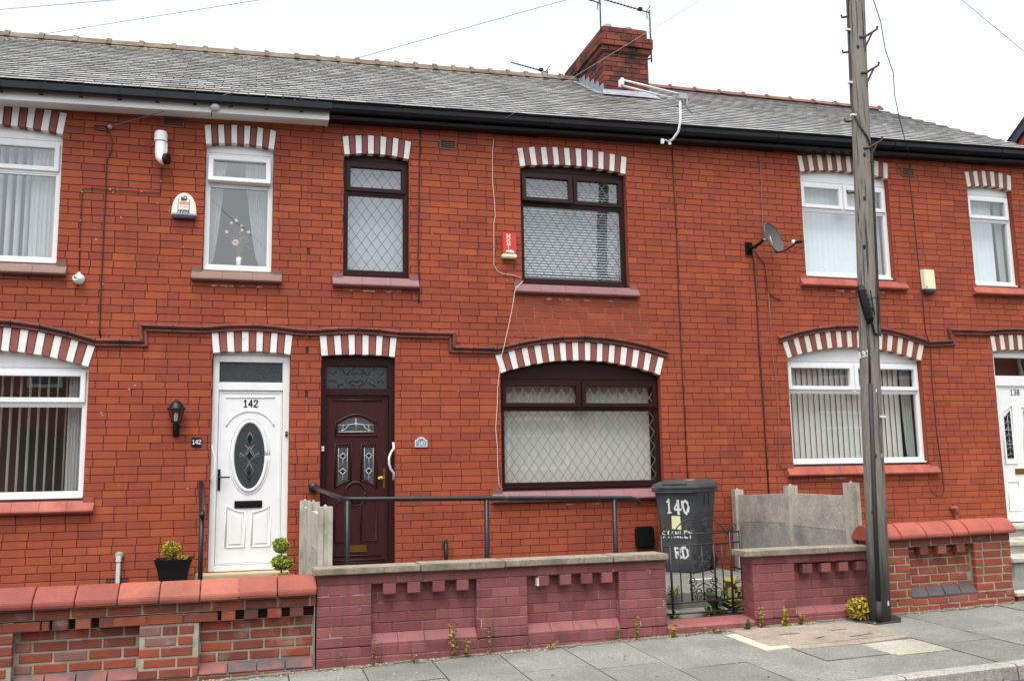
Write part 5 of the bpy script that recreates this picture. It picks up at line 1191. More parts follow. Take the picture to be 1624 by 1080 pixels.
# ---------------------------------------------------------------- fittings on the house fronts
def airbrick(hn, x0, x1, z0, z1, slots, m, grid=False):
    mb = MB(); y0, y1 = -.014, .01
    if not grid:
        mb.frame(x0, x1, z0, z1, .018, y0, y1); dz = (z1-z0-.036)/slots
        for i in range(slots-1): mb.box(x0+.018, x1-.018, y0+.003, y1, z0+.018+dz*(i+.72), z0+.018+dz*(i+1.12))
    else:
        n = 8; dx = (x1-x0)/n
        for i in range(n+1): mb.box(x0+dx*i-.004, x0+dx*i+.004, y0, y1, z0, z1)
        for i in range(3): zz = z0+(z1-z0)*i/2; mb.box(x0, x1, y0+.001, y1, zz-.005, zz+.005)
    p = part(walls[hn], "air_vent", mb, m); bk = MB(); bk.box(x0+.002, x1-.002, -.003, .006, z0+.002, z1-.002); part(walls[hn], "vent_opening", bk, m_joint)
airbrick(142, -.955, -.722, 5.41, 5.528, 4, m_string); airbrick(140, 2.203, 2.416, 5.405, 5.53, 4, m_string); airbrick(138, 8.84, 9.06, 5.552, 5.684, 4, m_string); airbrick(142, -1.335, -1.125, .435, .504, 2, m_string, True)
mb = MB(); rs = random.Random(31)      # filled drill holes and lime spots
for k in range(70):
    x = rs.uniform(-1.9, .4) if k < 40 else rs.uniform(.7, 6); z = rs.uniform(.6, 5.4)
    if any(o[1]-.12 < x < o[2]+.12 and o[3]-.2 < z < o[8]+.12 for o in OP.values()): continue
    r = rs.uniform(.005, .011); mb.add([(x+r*math.cos(a*1.047)*rs.uniform(.8, 1.3), -.0015, z+r*math.sin(a*1.047)) for a in range(6)], [tuple(range(6))])
part(walls[142], "filler_spot", mb, m_mortw, kind="stuff")
def patches(hn, lst):      # lime bleeding out under the sills
    mb = MB(); rp = random.Random(hn)
    for x0, x1, z in lst:
        for k in range(7):
            x = rp.uniform(x0, x1); wd, h = rp.uniform(.02, .07), rp.uniform(.006, .014); n = 8
            mb.add([(x+wd*math.cos(q*6.28/n)*rp.uniform(.6, 1), -.002-.0002*k, z+h*math.sin(q*6.28/n)*rp.uniform(.6, 1)+rp.uniform(-.006, .006)) for q in range(n)], [tuple(range(n))])
    part(walls[hn], "lime_stain", mb, m_mortw, kind="stuff")
patches(140, [(1.1, 1.75, 3.62), (3.5, 4.5, 3.605), (3.4, 4.3, 1.12)]); patches(142, [(-.4, .2, 3.62)]); patches(138, [(7.6, 8.4, 3.86), (7.2, 7.6, 1.36)])

t = thing("wall_lantern", "black carriage lantern on the bricks left of the white door", "lamp", (-.70, -.02, 2.0))
cx, cy = -.700, -.10
mb = MB(); mb.box(cx-.035, cx+.035, -.03, .0, 1.955, 2.085); mb.tube([(cx, -.02, 2.0), (cx, -.06, 1.985), (cx, cy, 2.03), (cx, cy, 2.10)], .018, 8); part(t, "bracket", mb, m_black, bevel=.004)
def hexp(r0, r1, z0, z1, mbx, n=6): mbx.lathe([(r0, z0), (r1, z1)], (cx, cy, 0), n=n)
mb = MB(); hexp(.044, .076, 2.11, 2.235, mb); part(t, "glass", mb, m_lamp)
mb = MB()
for k in range(6): a = k*math.pi/3; mb.tube([(cx+.045*math.cos(a), cy+.045*math.sin(a), 2.11), (cx+.077*math.cos(a), cy+.077*math.sin(a), 2.235)], .005, 5)
mb.lathe([(.05, 2.095), (.05, 2.112), (.001, 2.112)], (cx, cy, 0), n=6); part(t, "cage", mb, m_black)
mb = MB(); mb.lathe([(.093, 2.235), (.095, 2.248), (.075, 2.262), (.062, 2.295), (.036, 2.322), (.014, 2.33), (.012, 2.345), (.001, 2.357)], (cx, cy, 0), n=18); mb.lathe([(.093, 2.235), (.001, 2.240)], (cx, cy, 0), n=18); part(t, "lid", mb, m_black, smooth=True)
mb = MB(); mb.lathe([(.02, 2.112), (.024, 2.17), (.018, 2.20), (.001, 2.205)], (cx, cy, 0), n=10); part(t, "bulb", mb, m_white, smooth=True)

t = thing("number_plaque", "small black square plaque with white 142 beside the lantern", "house number", (-.49, -.004, 1.89)); mb = MB(); mb.box(-.541, -.440, -.014, .0, 1.844, 1.940); part(t, "plate", mb, m_black, bevel=.002)
mb = MB(); write(mb, "142", (-.533, -.014, 1.872), (1, 0, 0), (0, 0, 1), (0, -1, 0), .044, .008, .72); part(t, "numerals", mb, m_paint)
t = thing("number_plaque", "arched blue plaque with white rim and 140 right of the dark door", "house number", (1.965, -.004, 1.87))
def plq(o): return [(1.898-o, 1.820-o), (2.032+o, 1.820-o), (2.032+o, 1.895+o)]+[(1.965+(.050+o)*math.cos(R(a)), 1.880+(.046+o)*math.sin(R(a))) for a in range(20, 161, 14)]+[(1.898-o, 1.895+o)]
mb = MB(); mb.prism(plq(.004), -.013, .0); part(t, "rim", mb, m_paint); mb = MB(); mb.prism(plq(-.008), -.015, -.004); part(t, "plate", mb, m_pblue)
mb = MB(); write(mb, "140", (1.928, -.0155, 1.834), (1, 0, 0), (0, 0, 1), (0, -1, 0), .046, .007, .56); part(t, "numerals", mb, m_paint)

t = thing("alarm_box", "white bell-shaped alarm box with blue base and 9999", "alarm box", (-.692, -.03, 4.4))
prof = [(-.825, 4.39), (-.56, 4.39)]+[(-.692+.131*math.cos(R(a))*(1 if True else 1), 4.40+.245*math.sin(R(a))**.85) for a in range(6, 175, 8)]
mb = MB(); mb.prism(prof, -.065, 0, c=.012); part(t, "cover", mb, m_cream2, bevel=.008)
mb = MB(); mb.box(-.812, -.572, -.062, -.0, 4.355, 4.389); part(t, "strobe_base", mb, m_navy, bevel=.008)
mb = MB(); write(mb, "9999", (-.748, -.066, 4.405), (1, 0, 0), (0, 0, 1), (0, -1, 0), .042, .007, .68)
mb.add([(-.757, -.0675, 4.40), (-.752, -.0675, 4.40), (-.752, -.0675, 4.575), (-.757, -.0675, 4.575)], [(0, 1, 2, 3)]); mb.add([(-.640, -.0675, 4.41), (-.634, -.0675, 4.41), (-.634, -.0675, 4.565), (-.640, -.0675, 4.565)], [(0, 1, 2, 3)])
mb.prism([(-.725, 4.548), (-.665, 4.555), (-.662, 4.575), (-.70, 4.572), (-.722, 4.60), (-.727, 4.585)], -.069, -.06); mb.tube([(-.70, -.067, 4.572), (-.692, -.067, 4.605), (-.672, -.067, 4.598), (-.664, -.067, 4.57)], .006, 5); part(t, "blue_print", mb, m_navy)
mb = MB(); rp = random.Random(6)
for k in range(9): x = -.742+k*.0115; mb.box(x, x+.007, -.0672, -.06, 4.505+rp.uniform(-.004, .004), 4.535+rp.uniform(-.008, .008))
for k in range(8): x = -.740+k*.0125; mb.box(x, x+.006, -.0672, -.06, 4.478, 4.487)
part(t, "red_print", mb, m_print_r)
t = thing("alarm_box", "tall red alarm box with vertical letters by the dark upper window", "alarm box", (3.05, -.03, 4.2))
mb = MB(); mb.box(2.962, 3.136, -.075, 0, 4.135, 4.392); part(t, "cover", mb, m_red, bevel=.006); mb = MB(); mb.box(2.956, 3.142, -.080, 0, 4.078, 4.133); part(t, "base", mb, m_cream, bevel=.012)
mb = MB()
for k, ch in enumerate("NGT"): write(mb, ch, (3.013, -.075, 4.315-k*.066), (1, 0, 0), (0, 0, 1), (0, -1, 0), .056, .013, wsc=1.25)
part(t, "letters", mb, m_print_y); mb = MB(); mb.prism([(2.995, 4.150), (3.10, 4.140), (3.108, 4.16), (3.075, 4.172), (3.06, 4.182), (3.04, 4.170), (3.01, 4.172)], -.078, -.07); part(t, "white_emblem", mb, m_paint)
t = thing("alarm_box", "plain cream alarm box with dark blue base between the white upper windows", "alarm box", (9.12, -.03, 4.0))
mb = MB(); v = [(9.018, 0, 3.925), (9.225, 0, 3.925), (9.235, 0, 4.205), (9.02, 0, 4.205), (9.045, -.075, 3.925), (9.21, -.075, 3.925), (9.215, -.06, 4.205), (9.045, -.06, 4.205)]
mb.add(v, [(4, 5, 6, 7), (0, 4, 7, 3), (5, 1, 2, 6), (7, 6, 2, 3), (0, 1, 5, 4)]); part(t, "cover", mb, m_cream, bevel=.006); mb = MB(); mb.box(9.035, 9.215, -.072, 0, 3.875, 3.924); part(t, "base", mb, m_slatebl, bevel=.012); mb = MB(); mb.lathe([(.001, .004), (.010, .004), (.010, 0)], (9.055, -.076, 3.955), 'y', 8); part(t, "screw", mb, m_black)

t = thing("bent_pipe", "bent white plastic pipe with black end under the white eaves", "fitting", (-.95, -.05, 5.2))  # modelled as a bent white pipe with black end; most likely a bullet camera
mb = MB(); c = (-.955, -.10); mb.tube([(c[0], c[1], 5.24), (c[0], c[1], 5.06), (c[0]+.006, c[1]-.01, 5.015), (c[0]+.03, c[1]-.03, 4.985), (c[0]+.075, c[1]-.055, 4.985)], .058, 16); part(t, "pipe", mb, m_white, smooth=True)
mb = MB(); mb.tube([(c[0], c[1], 5.20), (c[0], c[1], 5.285)], .069, 18); mb.tube([(c[0], c[1], 5.285), (c[0], c[1], 5.31)], [.069, .058], 18); mb.tube([(c[0], c[1], 5.275), (c[0], .02, 5.275)], .045, 12); part(t, "socket", mb, m_white)
mb = MB(); mb.tube([(c[0]+.05, c[1]-.045, 4.985), (c[0]+.090, c[1]-.062, 4.985)], .061, 18); part(t, "terminal", mb, m_black)
mb = MB(); mb.box(c[0]+.045, c[0]+.07, c[1]-.01, c[1]+.03, 5.07, 5.19); part(t, "clip", mb, m_white)
t = thing("security_camera", "white dome camera with two black lenses beside the brown sill", "camera", (-1.73, -.03, 3.63))
mb = MB(); mb.lathe([(.058, 0), (.060, .02), (.052, .055), (.03, .08), (.001, .088)], (-1.73, 0, 3.632), 'y', 18); part(t, "housing", mb, m_white, smooth=True)
mb = MB(); mb.lathe([(.03, 0), (.03, .03), (.001, .03)], (-1.755, -.058, 3.632), 'y', 14); part(t, "lens_ring", mb, m_white)
for dx, dz in ((-.010, .006), (.008, -.004)): mb = MB(); mb.lathe([(.008, 0), (.008, .035), (.001, .035)], (-1.755+dx, -.058, 3.632+dz), 'y', 10); part(t, "lens", mb, m_black)
mb = MB(); mb.box(-1.742, -1.716, -.04, 0, 3.69, 3.705); part(t, "cable_gland", mb, m_white)
t = thing("dome_sensor", "round grey dome fixed to the white eaves board", "sensor", (-.385, -.25, 5.585))
mb = MB(); mb.lathe([(.052, 0), (.055, .02), (.045, .05), (.02, .068), (.001, .072)], (-.385, -.252, 5.588), 'y', 18); part(t, "dome", mb, m_ltgrey, smooth=True)
mb = MB(); mb.tube([(-.42, -.26, 5.54), (-.425, -.2, 5.50)], .006, 5); part(t, "lead", mb, m_cable)
t = thing("vent_terminal", "black plastic box terminal low on the wall left of the bin", "vent", (4.69, -.05, .7)); mb = MB(); mb.box(4.575, 4.808, -.10, 0, .575, .835); part(t, "cover", mb, m_black, bevel=.022); mb = MB(); mb.box(4.59, 4.795, -.107, -.09, .60, .64); part(t, "lip", mb, m_black, bevel=.004)
t = thing("drain_stub", "short black pipe stub rising at the wall foot between door and window", "pipe", (2.235, -.05, .33)); mb = MB(); mb.tube([(2.238, -.06, .33), (2.235, -.06, .745)], .022, 10); part(t, "pipe", mb, m_black, smooth=True)
mb = MB(); mb.tube([(2.235, -.06, .735), (2.232, -.055, .765)], .026, 10); mb.box(2.205, 2.225, -.06, 0, .70, .73); part(t, "cap", mb, m_joint)
t = thing("waste_pipe", "grey plastic pipe with mortar collar below the left ground-floor window", "pipe", (-1.22, -.04, .34)); mb = MB(); mb.box(-1.240, -1.200, -.05, -.012, .34, .655); part(t, "pipe", mb, m_ltgrey, bevel=.006); mb = MB(); mb.box(-1.246, -1.194, -.055, -.008, .657, .725); part(t, "elbow", mb, m_ltgrey, bevel=.008); mb = MB(); mb.ball((-1.22, 0, .725), .045, .9, 9); part(t, "mortar_collar", mb, m_gmort)
t = thing("waste_pipe", "red painted pipe with elbow above the bulging red coping", "pipe", (9.24, -.05, .4)); mb = MB(); mb.tube([(9.20, .0, .925), (9.225, -.04, .93), (9.25, -.05, .915), (9.253, -.05, .87), (9.255, -.05, .3)], .024, 10); part(t, "pipe", mb, m_vr, smooth=True); mb = MB(); mb.tube([(9.22, -.045, .935), (9.252, -.055, .93), (9.256, -.055, .86)], .032, 10); part(t, "elbow", mb, m_vr, smooth=True)

# satellite dish
t = thing("satellite_dish", "grey satellite dish on a wall arm left of the white upper window", "satellite dish", (6.4, -.1, 4.35))
mb = MB(); mb.box(6.30, 6.40, -.02, 0, 4.29, 4.46); mb.tube([(6.35, -.02, 4.38), (6.36, -.14, 4.36), (6.42, -.26, 4.43)], .022, 8); mb.box(6.325, 6.375, -.05, -.018, 4.34, 4.42); part(t, "wall_arm", mb, m_black)
dn = Vector((.50, -.84, .26)).normalized(); du = Vector((0, 0, 1)); du = (du-dn*du.dot(dn)).normalized(); dr = du.cross(dn); dc = Vector((6.53, -.33, 4.455))
mb = MB(); n = 28; v = []
rings = [0.001, .3, .6, .85, .97, 1.0]
for q in rings:
    for k in range(n): a = 2*math.pi*k/n; v.append(dc+dr*(.215*q*math.cos(a))+du*(.205*q*math.sin(a))+dn*(.045*(q*q-1)))
mb.add(v, [(i*n+k, i*n+(k+1) % n, (i+1)*n+(k+1) % n, (i+1)*n+k) for i in range(len(rings)-1) for k in range(n)])
part(t, "reflector", mb, m_dish, smooth=True)
mb = MB(); mb.tube([dc+dr*(.217*math.cos(2*math.pi*k/n))+du*(.207*math.sin(2*math.pi*k/n)) for k in range(n+1)], .007, 6); part(t, "rim", mb, m_dish, smooth=True)
mb = MB(); b0 = dc-dn*.05; mb.tube([b0+du*.04, b0-du*.20], .014, 8); mb.tube([b0, (6.42, -.26, 4.43)], .02, 8); part(t, "mount", mb, m_alum)
ln = dc+dn*.27-du*.20
mb = MB(); mb.tube([b0-du*.20, dc+dn*.10-du*.235, ln], .010, 6); part(t, "feed_arm", mb, m_black)
mb = MB(); mb.tube([ln-dn*.02+du*.01, ln-dn*.05+du*.035], .026, 10); part(t, "feed_horn", mb, m_white); mb = MB(); mb.tube([ln-dn*.02+du*.01, ln+dn*.07-du*.02], .02, 8); part(t, "receiver", mb, m_black)
mb = MB(); mb.tube([ln+dn*.06-du*.03, ln+dn*.04-du*.10, ln-dn*.06-du*.11, ln-dn*.14-du*.05], .005, 5); part(t, "lead", mb, m_cable, smooth=True)

# cables clipped to the brickwork
def cable(label, pts, m, r=.006, y=-.012, clips=0):
    mb = MB(); mb.tube([(x, y, z) for x, z in pts], r, 5); o = solo("cable", mb, m, label, "cable", (pts[0][0], 0, pts[-1][1]), "cables clipped to the house fronts", smooth=True)
    if clips:
        cm = MB(); L_ = [0]
        for a, b in zip(pts, pts[1:]): L_.append(L_[-1]+math.dist(a, b))
        s_ = clips*.5
        while s_ < L_[-1]:
            i = max(k for k in range(len(L_)-1) if L_[k] <= s_); f = (s_-L_[i])/(L_[i+1]-L_[i]); x = pts[i][0]+(pts[i+1][0]-pts[i][0])*f; z = pts[i][1]+(pts[i+1][1]-pts[i][1])*f
            cm.box(x-.007, x+.007, y-.010, .0, z-.006, z+.006); s_ += clips
        part(o, "clip", cm, m_mortw)
cable("dark cable dropping from a hook under the white eaves past the dome camera", [(-1.502, 5.343), (-1.56, 5.36), (-1.650, 5.352), (-1.648, 5.308), (-1.507, 5.306), (-1.464, 5.208), (-1.470, 5.077), (-1.512, 4.967), (-1.506, 4.645), (-1.510, 4.291), (-1.509, 3.941), (-1.510, 3.524), (-1.506, 3.113), (-1.490, 2.99)], m_cable, .0065)
cable("thin brown cable from the white pipe across to the dome camera", [(-.951, 4.93), (-.945, 4.793), (-.950, 4.641), (-1.10, 4.637), (-1.403, 4.638), (-1.633, 4.644), (-1.739, 4.636), (-1.742, 4.418), (-1.743, 4.138), (-1.733, 3.722)], m_cable, .005, clips=.32)
cable("black cable beside the narrow dark-framed window, ending under its plum sill", [(1.950, 5.633), (1.972, 5.532), (1.956, 5.120), (1.946, 4.573), (1.937, 4.110), (1.950, 3.654), (1.942, 3.496)], m_cable, .007)
cable("white cable from the black gutter down to the wide leaded upper window", [(2.889, 5.60), (2.869, 5.430), (2.863, 5.027), (2.883, 4.789), (2.89, 4.6), (2.871, 4.511), (2.868, 4.2), (2.863, 4.000), (2.90, 3.935), (2.956, 3.894), (3.115, 3.878), (3.210, 3.850)], m_cablew, .0042)
cable("white cable from the plum upper sill down to the leaded bay window", [(3.21, 3.80), (3.111, 3.698), (3.075, 3.5), (3.033, 3.308), (2.956, 2.99), (2.91, 2.84), (2.890, 2.65), (2.871, 2.506), (2.862, 2.3), (2.838, 2.021), (2.856, 1.8), (2.856, 1.578), (2.868, 1.359), (2.913, 1.321)], m_cablew, .0042, y=-.075)
cable("straight black cable from the gutter down the wall behind the bin", [(5.302, 5.671), (5.300, 5.200), (5.310, 4.527), (5.304, 3.945), (5.304, 3.372), (5.302, 2.967), (5.311, 2.248), (5.316, 1.2)], m_cable, .0065)
cable("thin brown cable from the gutter down to the satellite dish", [(6.600, 5.70), (6.586, 5.204), (6.578, 4.683), (6.56, 4.55)], m_cableg, .005)
cable("black cable falling straight from the dish bracket behind the concrete fence", [(6.405, 4.32), (6.411, 4.203), (6.424, 3.654), (6.419, 2.987), (6.433, 2.331), (6.438, 1.684), (6.443, 1.1)], m_cable, .009)
cable("loose curled cable hanging from the satellite dish to a white end", [(6.44, 4.36), (6.50, 4.26), (6.569, 4.185), (6.585, 3.998), (6.593, 3.829), (6.62, 3.775), (6.654, 3.747), (6.72, 3.715), (6.783, 3.709)], m_cable, .006)
cable("thin pale cable below the dish ending at the red ground-floor sill", [(6.602, 3.80), (6.612, 3.325), (6.614, 2.908), (6.639, 2.660), (6.643, 2.005), (6.622, 1.561), (6.65, 1.515), (6.684, 1.512), (6.74, 1.53), (6.805, 1.534)], m_cableg, .005)
cable("black cable right of the pole ending in a hook near the red pipe", [(8.939, 5.70), (8.913, 5.503), (8.930, 5.000), (8.942, 4.456), (8.967, 3.829), (8.974, 3.30), (9.034, 3.123), (9.012, 2.599), (9.020, 1.910), (9.055, 1.50), (9.06, 1.164), (9.03, 1.11), (8.942, 1.092), (8.866, 1.148), (8.845, 1.218)], m_cable, .008, y=-.078)
mb = MB(); mb.ball((-1.49, -.03, 5.345), .03, 1, 8); solo("insulator", mb, m_alum, "small metal wire hook on the wall under the white eaves", "hook", (-1.49, 0, 5.345))

# overhead wires
def wire(label, a, b, sag, r=.0038, m=None):
    a, b = Vector(a), Vector(b); n = 24; mb = MB(); mb.tube([a.lerp(b, i/n)-Vector((0, 0, sag*4*(i/n)*(1-i/n))) for i in range(n+1)], r, 5)
    solo("overhead_wire", mb, m or m_wire, label, "wire", tuple(a), "telephone wires over the street", smooth=True)
def ext(a, b, t0, t1): a, b = Vector(a), Vector(b); return a+(b-a)*t0, a+(b-a)*t1
wire("thin overhead wire crossing the sky in the top left corner", *ext((-2.651, 0, 6.586), (-1.206, -2, 5.847), -.5, 2.2), .0)
wire("overhead wire passing over the left slate roof and up across the sky", *ext((-2.95, 2, 7.17), (.089, 0, 7.06), -.25, 2.5), .0)
wire("overhead wire rising from the metal hook under the white eaves over the roof", *ext((-1.49, -.05, 5.345), (3.464, -1, 6.979), 0, 2.2), .02)
wire("pale overhead wire rising from the black gutter across the chimney", *ext((2.892, -.2, 5.72), (4.392, -1, 6.595), 0, 4), .0, .0024, m_alum)
wire("pale overhead wire in the top right corner of the sky", *ext((8.255, -2, 7.085), (9.124, -2, 6.521), -1, 3), 0, .004, m_alum)
mb = MB(); mb.tube([(6.3, -2.8, 7.8), (6.987, -2, 6.919), (7.27, -1.75, 6.80), (7.55, -1.45, 6.62), (7.85, -1.2, 6.45), (8.05, -.95, 6.28), (8.35, -.65, 6.08), (8.737, -.3, 5.805), (8.93, -.1, 5.70)], .0055, 5)
solo("overhead_wire", mb, m_cable, "wavy black service wire from above down to the gutter right of the pole", "wire", (8.9, -.1, 5.7), "telephone wires over the street", smooth=True)

# television aerials
def aerial(label, base, top, mastr, boom0, boom1, nrod, rodl, rd, m):
    t = thing("television_aerial", label, "aerial", base); mb = MB(); mb.tube([base, top], mastr, 8); part(t, "mast", mb, m, smooth=True)
    a, b = Vector(boom0), Vector(boom1); mb = MB(); mb.tube([a, b], .010, 6); part(t, "boom", mb, m)
    rd = Vector(rd).normalized()
    for k in range(nrod):
        p = a.lerp(b, .18+.8*k/nrod); mb = MB(); l = rodl*(1-.25*k/nrod); mb.tube([p-rd*l/2, p+rd*l/2], .0042, 4); part(t, "element", mb, m)
    p = a.lerp(b, .08)
    d = (b-a).normalized(); u = d.cross(rd).normalized()
    for s_ in (1, -1): mb = MB(); mb.tube([p, p+u*s_*.11-d*.06], .005, 4); mb.tube([p+u*s_*.06-d*.03-rd*.12, p+u*s_*.06-d*.03+rd*.12], .0042, 4); part(t, "reflector", mb, m)
    mb = MB(); q = a.lerp(b, .2); mb.box(q.x-.03, q.x+.03, q.y-.03, q.y+.03, q.z-.005, q.z+.035); part(t, "dipole_box", mb, m_black); return t
rdv = (.25, 1, .15)
aerial("dark television aerial rising at the left front corner of the chimney", (5.11, 1.83, 8.05), (5.11, 1.83, 9.1), .012, (5.13, 1.83, 8.60), (4.30, 1.85, 8.86), 9, .16, rdv, m_aer)
t = aerial("dark television aerial on a mast bracketed to the right side of the chimney", (6.015, 2.0, 7.83), (6.015, 2.0, 8.70), .014, (6.02, 2.0, 8.655), (5.20, 2.02, 8.80), 12, .15, rdv, m_aer)
for z in (7.87, 8.0): mb = MB(); mb.tube([(5.885, 2.0, z), (6.0, 2.0, z+.02)], .012, 6); mb.tube([(6.0, 2.0, z+.02), (5.9, 2.15, z)], .008, 6); part(t, "bracket", mb, m_aer)
aerial("small dark television aerial showing just above the ridge left of the chimney", (4.76, 3.4, 7.4), (4.76, 3.4, 8.18), .012, (4.78, 3.4, 8.14), (4.13, 3.4, 8.25), 11, .13, rdv, m_aer)
t = thing("television_aerial", "white twin-boom aerial on a curved white arm fixed to the black eaves", "aerial", (5.2, -.18, 5.7))
mb = MB(); mb.tube([(5.16, -.18, 5.68), (5.21, -.22, 5.70), (5.255, -.30, 5.78), (5.27, -.34, 5.90), (5.275, -.35, 6.22)], .016, 10); part(t, "mast", mb, m_white, smooth=True)
for o in (0, .055): mb = MB(); mb.tube([(5.34, -.35+o, 6.255-o*.9), (4.48, -.35+o, 6.375-o*.9)], .013, 8); part(t, "boom", mb, m_white, smooth=True)
mb = MB(); mb.box(4.465, 4.50, -.37, -.27, 6.31, 6.395); part(t, "boom_end", mb, m_white)
mb = MB(); mb.box(5.24, 5.36, -.385, -.315, 6.19, 6.275); part(t, "clamp", mb, m_alum, bevel=.006); mb = MB(); mb.box(5.345, 5.37, -.38, -.33, 6.11, 6.24); part(t, "balun_box", mb, m_alum, bevel=.004)
mb = MB(); mb.tube([(5.285, -.35, 6.12), (5.22, -.30, 6.10)], .005, 5); mb.tube([(5.27, -.36, 6.20), (5.40, -.30, 6.10), (5.50, -.25, 6.05)], .004, 5); part(t, "lead", mb, m_black)
mb = MB(); mb.box(5.06, 5.10, -.20, -.17, 5.645, 5.71); mb.box(5.165, 5.20, -.20, -.17, 5.64, 5.70); mb.tube([(5.08, -.185, 5.68), (5.13, -.19, 5.70), (5.18, -.185, 5.67)], .010, 6); part(t, "bracket", mb, m_white, bevel=.003)

# ---------------------------------------------------------------- plants
rl = random.Random(17)
def blob(mb, c, rx, rz, n, size, t0=.1, t1=1, hollow=.55):
    for _ in range(n):
        d = Vector((rl.gauss(0, 1), rl.gauss(0, 1), rl.gauss(0, 1))).normalized(); q = hollow+(1-hollow)*rl.random()**.5; q *= rl.uniform(.88, 1.1)
        p = (c[0]+d.x*rx*q, c[1]+d.y*rx*q, c[2]+d.z*rz*q); mb.leaf(p, size*rl.uniform(.7, 1.3), rl.uniform(t0, t1), rng=rl)
t = thing("potted_shrub", "golden shrub in a flared black square planter left of the handrail", "potted plant", (-.655, -.35, .34))
mb = MB(); P = lambda h, r: [(-.655-r, -.35-r, h), (-.655+r, -.35-r, h), (-.655+r, -.35+r, h), (-.655-r, -.35+r, h)]
lv = [(.34, .105), (.46, .125), (.60, .150), (.695, .180), (.70, .183), (.70, .168), (.66, .16)]; v = sum([P(h, r) for h, r in lv], [])
mb.add(v, [(i*4+k, i*4+(k+1) % 4, (i+1)*4+(k+1) % 4, (i+1)*4+k) for i in range(6) for k in range(4)]); part(t, "planter", mb, m_black)
mb = MB(); mb.add(P(.665, .162), [(0, 1, 2, 3)]); part(t, "soil", mb, m_soil)
mb = MB(); blob(mb, (-.69, -.36, .80), .098, .082, 900, .022); blob(mb, (-.68, -.36, .72), .06, .05, 120, .02); 
for k in range(90): mb.leaf((rl.uniform(-.62, -.52), rl.uniform(-.45, -.3), rl.uniform(.69, .73)), .022, rl.uniform(.3, 1), rng=rl)
part(t, "foliage", mb, m_leafy)
mb = MB()
for k in range(9): a = rl.uniform(0, 6.28); mb.tube([(-.685, -.36, .66), (-.69+.07*math.cos(a), -.36+.07*math.sin(a), .80)], .0035, 4)
part(t, "stem", mb, m_stem)
t = thing("topiary", "small green topiary of two clipped balls right of the white door", "potted plant", (.372, -1.2, .34))
mb = MB(); mb.lathe([(.07, .34), (.115, .54), (.105, .54), (.1, .52), (.001, .52)], (.372, -1.2, 0), n=16); part(t, "planter", mb, m_black)
mb = MB(); mb.tube([(.378, -1.2, .52), (.372, -1.2, .86)], .009, 6); part(t, "stem", mb, m_stem)
mb = MB(); blob(mb, (.368, -1.2, .848), .074, .072, 800, .022, .2, 1, .7); blob(mb, (.34, -1.2, .87), .055, .05, 150, .02, .5, 1, .6); blob(mb, (.40, -1.21, .83), .055, .055, 150, .02, .3, 1, .6); part(t, "foliage", mb, m_leafg)
mb = MB(); blob(mb, (.380, -1.2, .685), .090, .072, 900, .024, .05, .9, .68); blob(mb, (.33, -1.21, .70), .06, .05, 160, .022, .3, 1, .6); blob(mb, (.43, -1.2, .67), .06, .055, 160, .022, .1, .9, .6); part(t, "foliage", mb, m_leafg)
mb = MB(); blob(mb, (.385, -1.22, .565), .11, .03, 220, .026, .4, 1, .2); part(t, "foliage", mb, m_leafy)
mb = MB(); mb.box(.30, .56, -1.16, -1.0, .44, .55); solo("plant_trough", mb, m_black, "black plastic trough half hidden behind the topiary", "planter", (.43, -1.1, .34), bevel=.006)

def weed(label, x, y, h, w_, n, m, spread=.5, size=.03, stems=4, name="weed"):
    z = G(x, y); t = thing(name, label, "weed", (x, y, z), "weeds along the foot of the garden walls"); st = MB(); lf = MB()
    for s_ in range(stems):
        a = rl.uniform(0, 6.28); hh = h*rl.uniform(.6, 1); dx, dy = math.cos(a)*w_*spread*rl.uniform(.2, 1), math.sin(a)*w_*.3-.01
        pts = [(x+dx*q**1.4+rl.uniform(-.004, .004), y+dy*q, z+hh*q) for q in (0, .3, .6, 1)]; st.tube(pts, [.0035, .003, .0025, .0015], 4)
        for k in range(n//stems):
            q = rl.random(); lf.leaf((x+dx*q**1.4+rl.gauss(0, w_*.16*(1.15-q)), y+dy*q+rl.gauss(0, w_*.14)-.012, z+hh*q+.01), size*rl.uniform(.6, 1.3), rl.random(), rng=rl)
    part(t, "stem", st, m_stem); part(t, "leaf", lf, m, kind=None); return t
weed("upright ginger weed at the base of the first maroon panel's left end", 1.005, -3.14, .225, .055, 60, m_leafr, size=.022)
weed("tall wispy weed before the maroon panel, tallest of the wall weeds", 1.64, -3.13, .40, .10, 70, m_leafr, size=.03)
weed("low reddish weed beside the tallest wispy weed", 1.74, -3.14, .16, .08, 45, m_leafr, size=.03)
weed("thin orange weed before the maroon pier between the panels", 1.93, -3.14, .33, .05, 45, m_leafr, size=.028)
weed("sparse dry sprig low in front of the first maroon panel", 1.32, -3.16, .09, .10, 40, m_leafr, size=.018)
weed("tiny dead stalks at the left end of the maroon wall", .78, -3.14, .14, .12, 20, m_leafr, size=.014, stems=6)
weed("small golden weed below the second maroon panel's right corner", 3.06, -3.12, .13, .05, 35, m_leafa, size=.026)
weed("narrow golden weed near the maroon wall end left of the gate", 3.215, -3.14, .20, .055, 60, m_leafa, size=.024)
weed("bushy yellow-green weed at the left foot of the gate step", 3.535, -3.16, .12, .09, 70, m_leafa, size=.032)
weed("scrubby yellow weed before the middle of the gate step", 3.93, -3.15, .045, .20, 60, m_leafa, size=.026, stems=6)
weed("small fresh green weed at the right end of the gate step", 4.24, -3.15, .085, .09, 55, m_leafd, size=.034)
weed("slender olive weed against the gate pier corner", 4.40, -3.13, .19, .06, 60, m_leafa, size=.030)
weed("rounded yellow weed under the short maroon wall's pier", 4.625, -3.15, .14, .10, 110, m_leafy, size=.034)
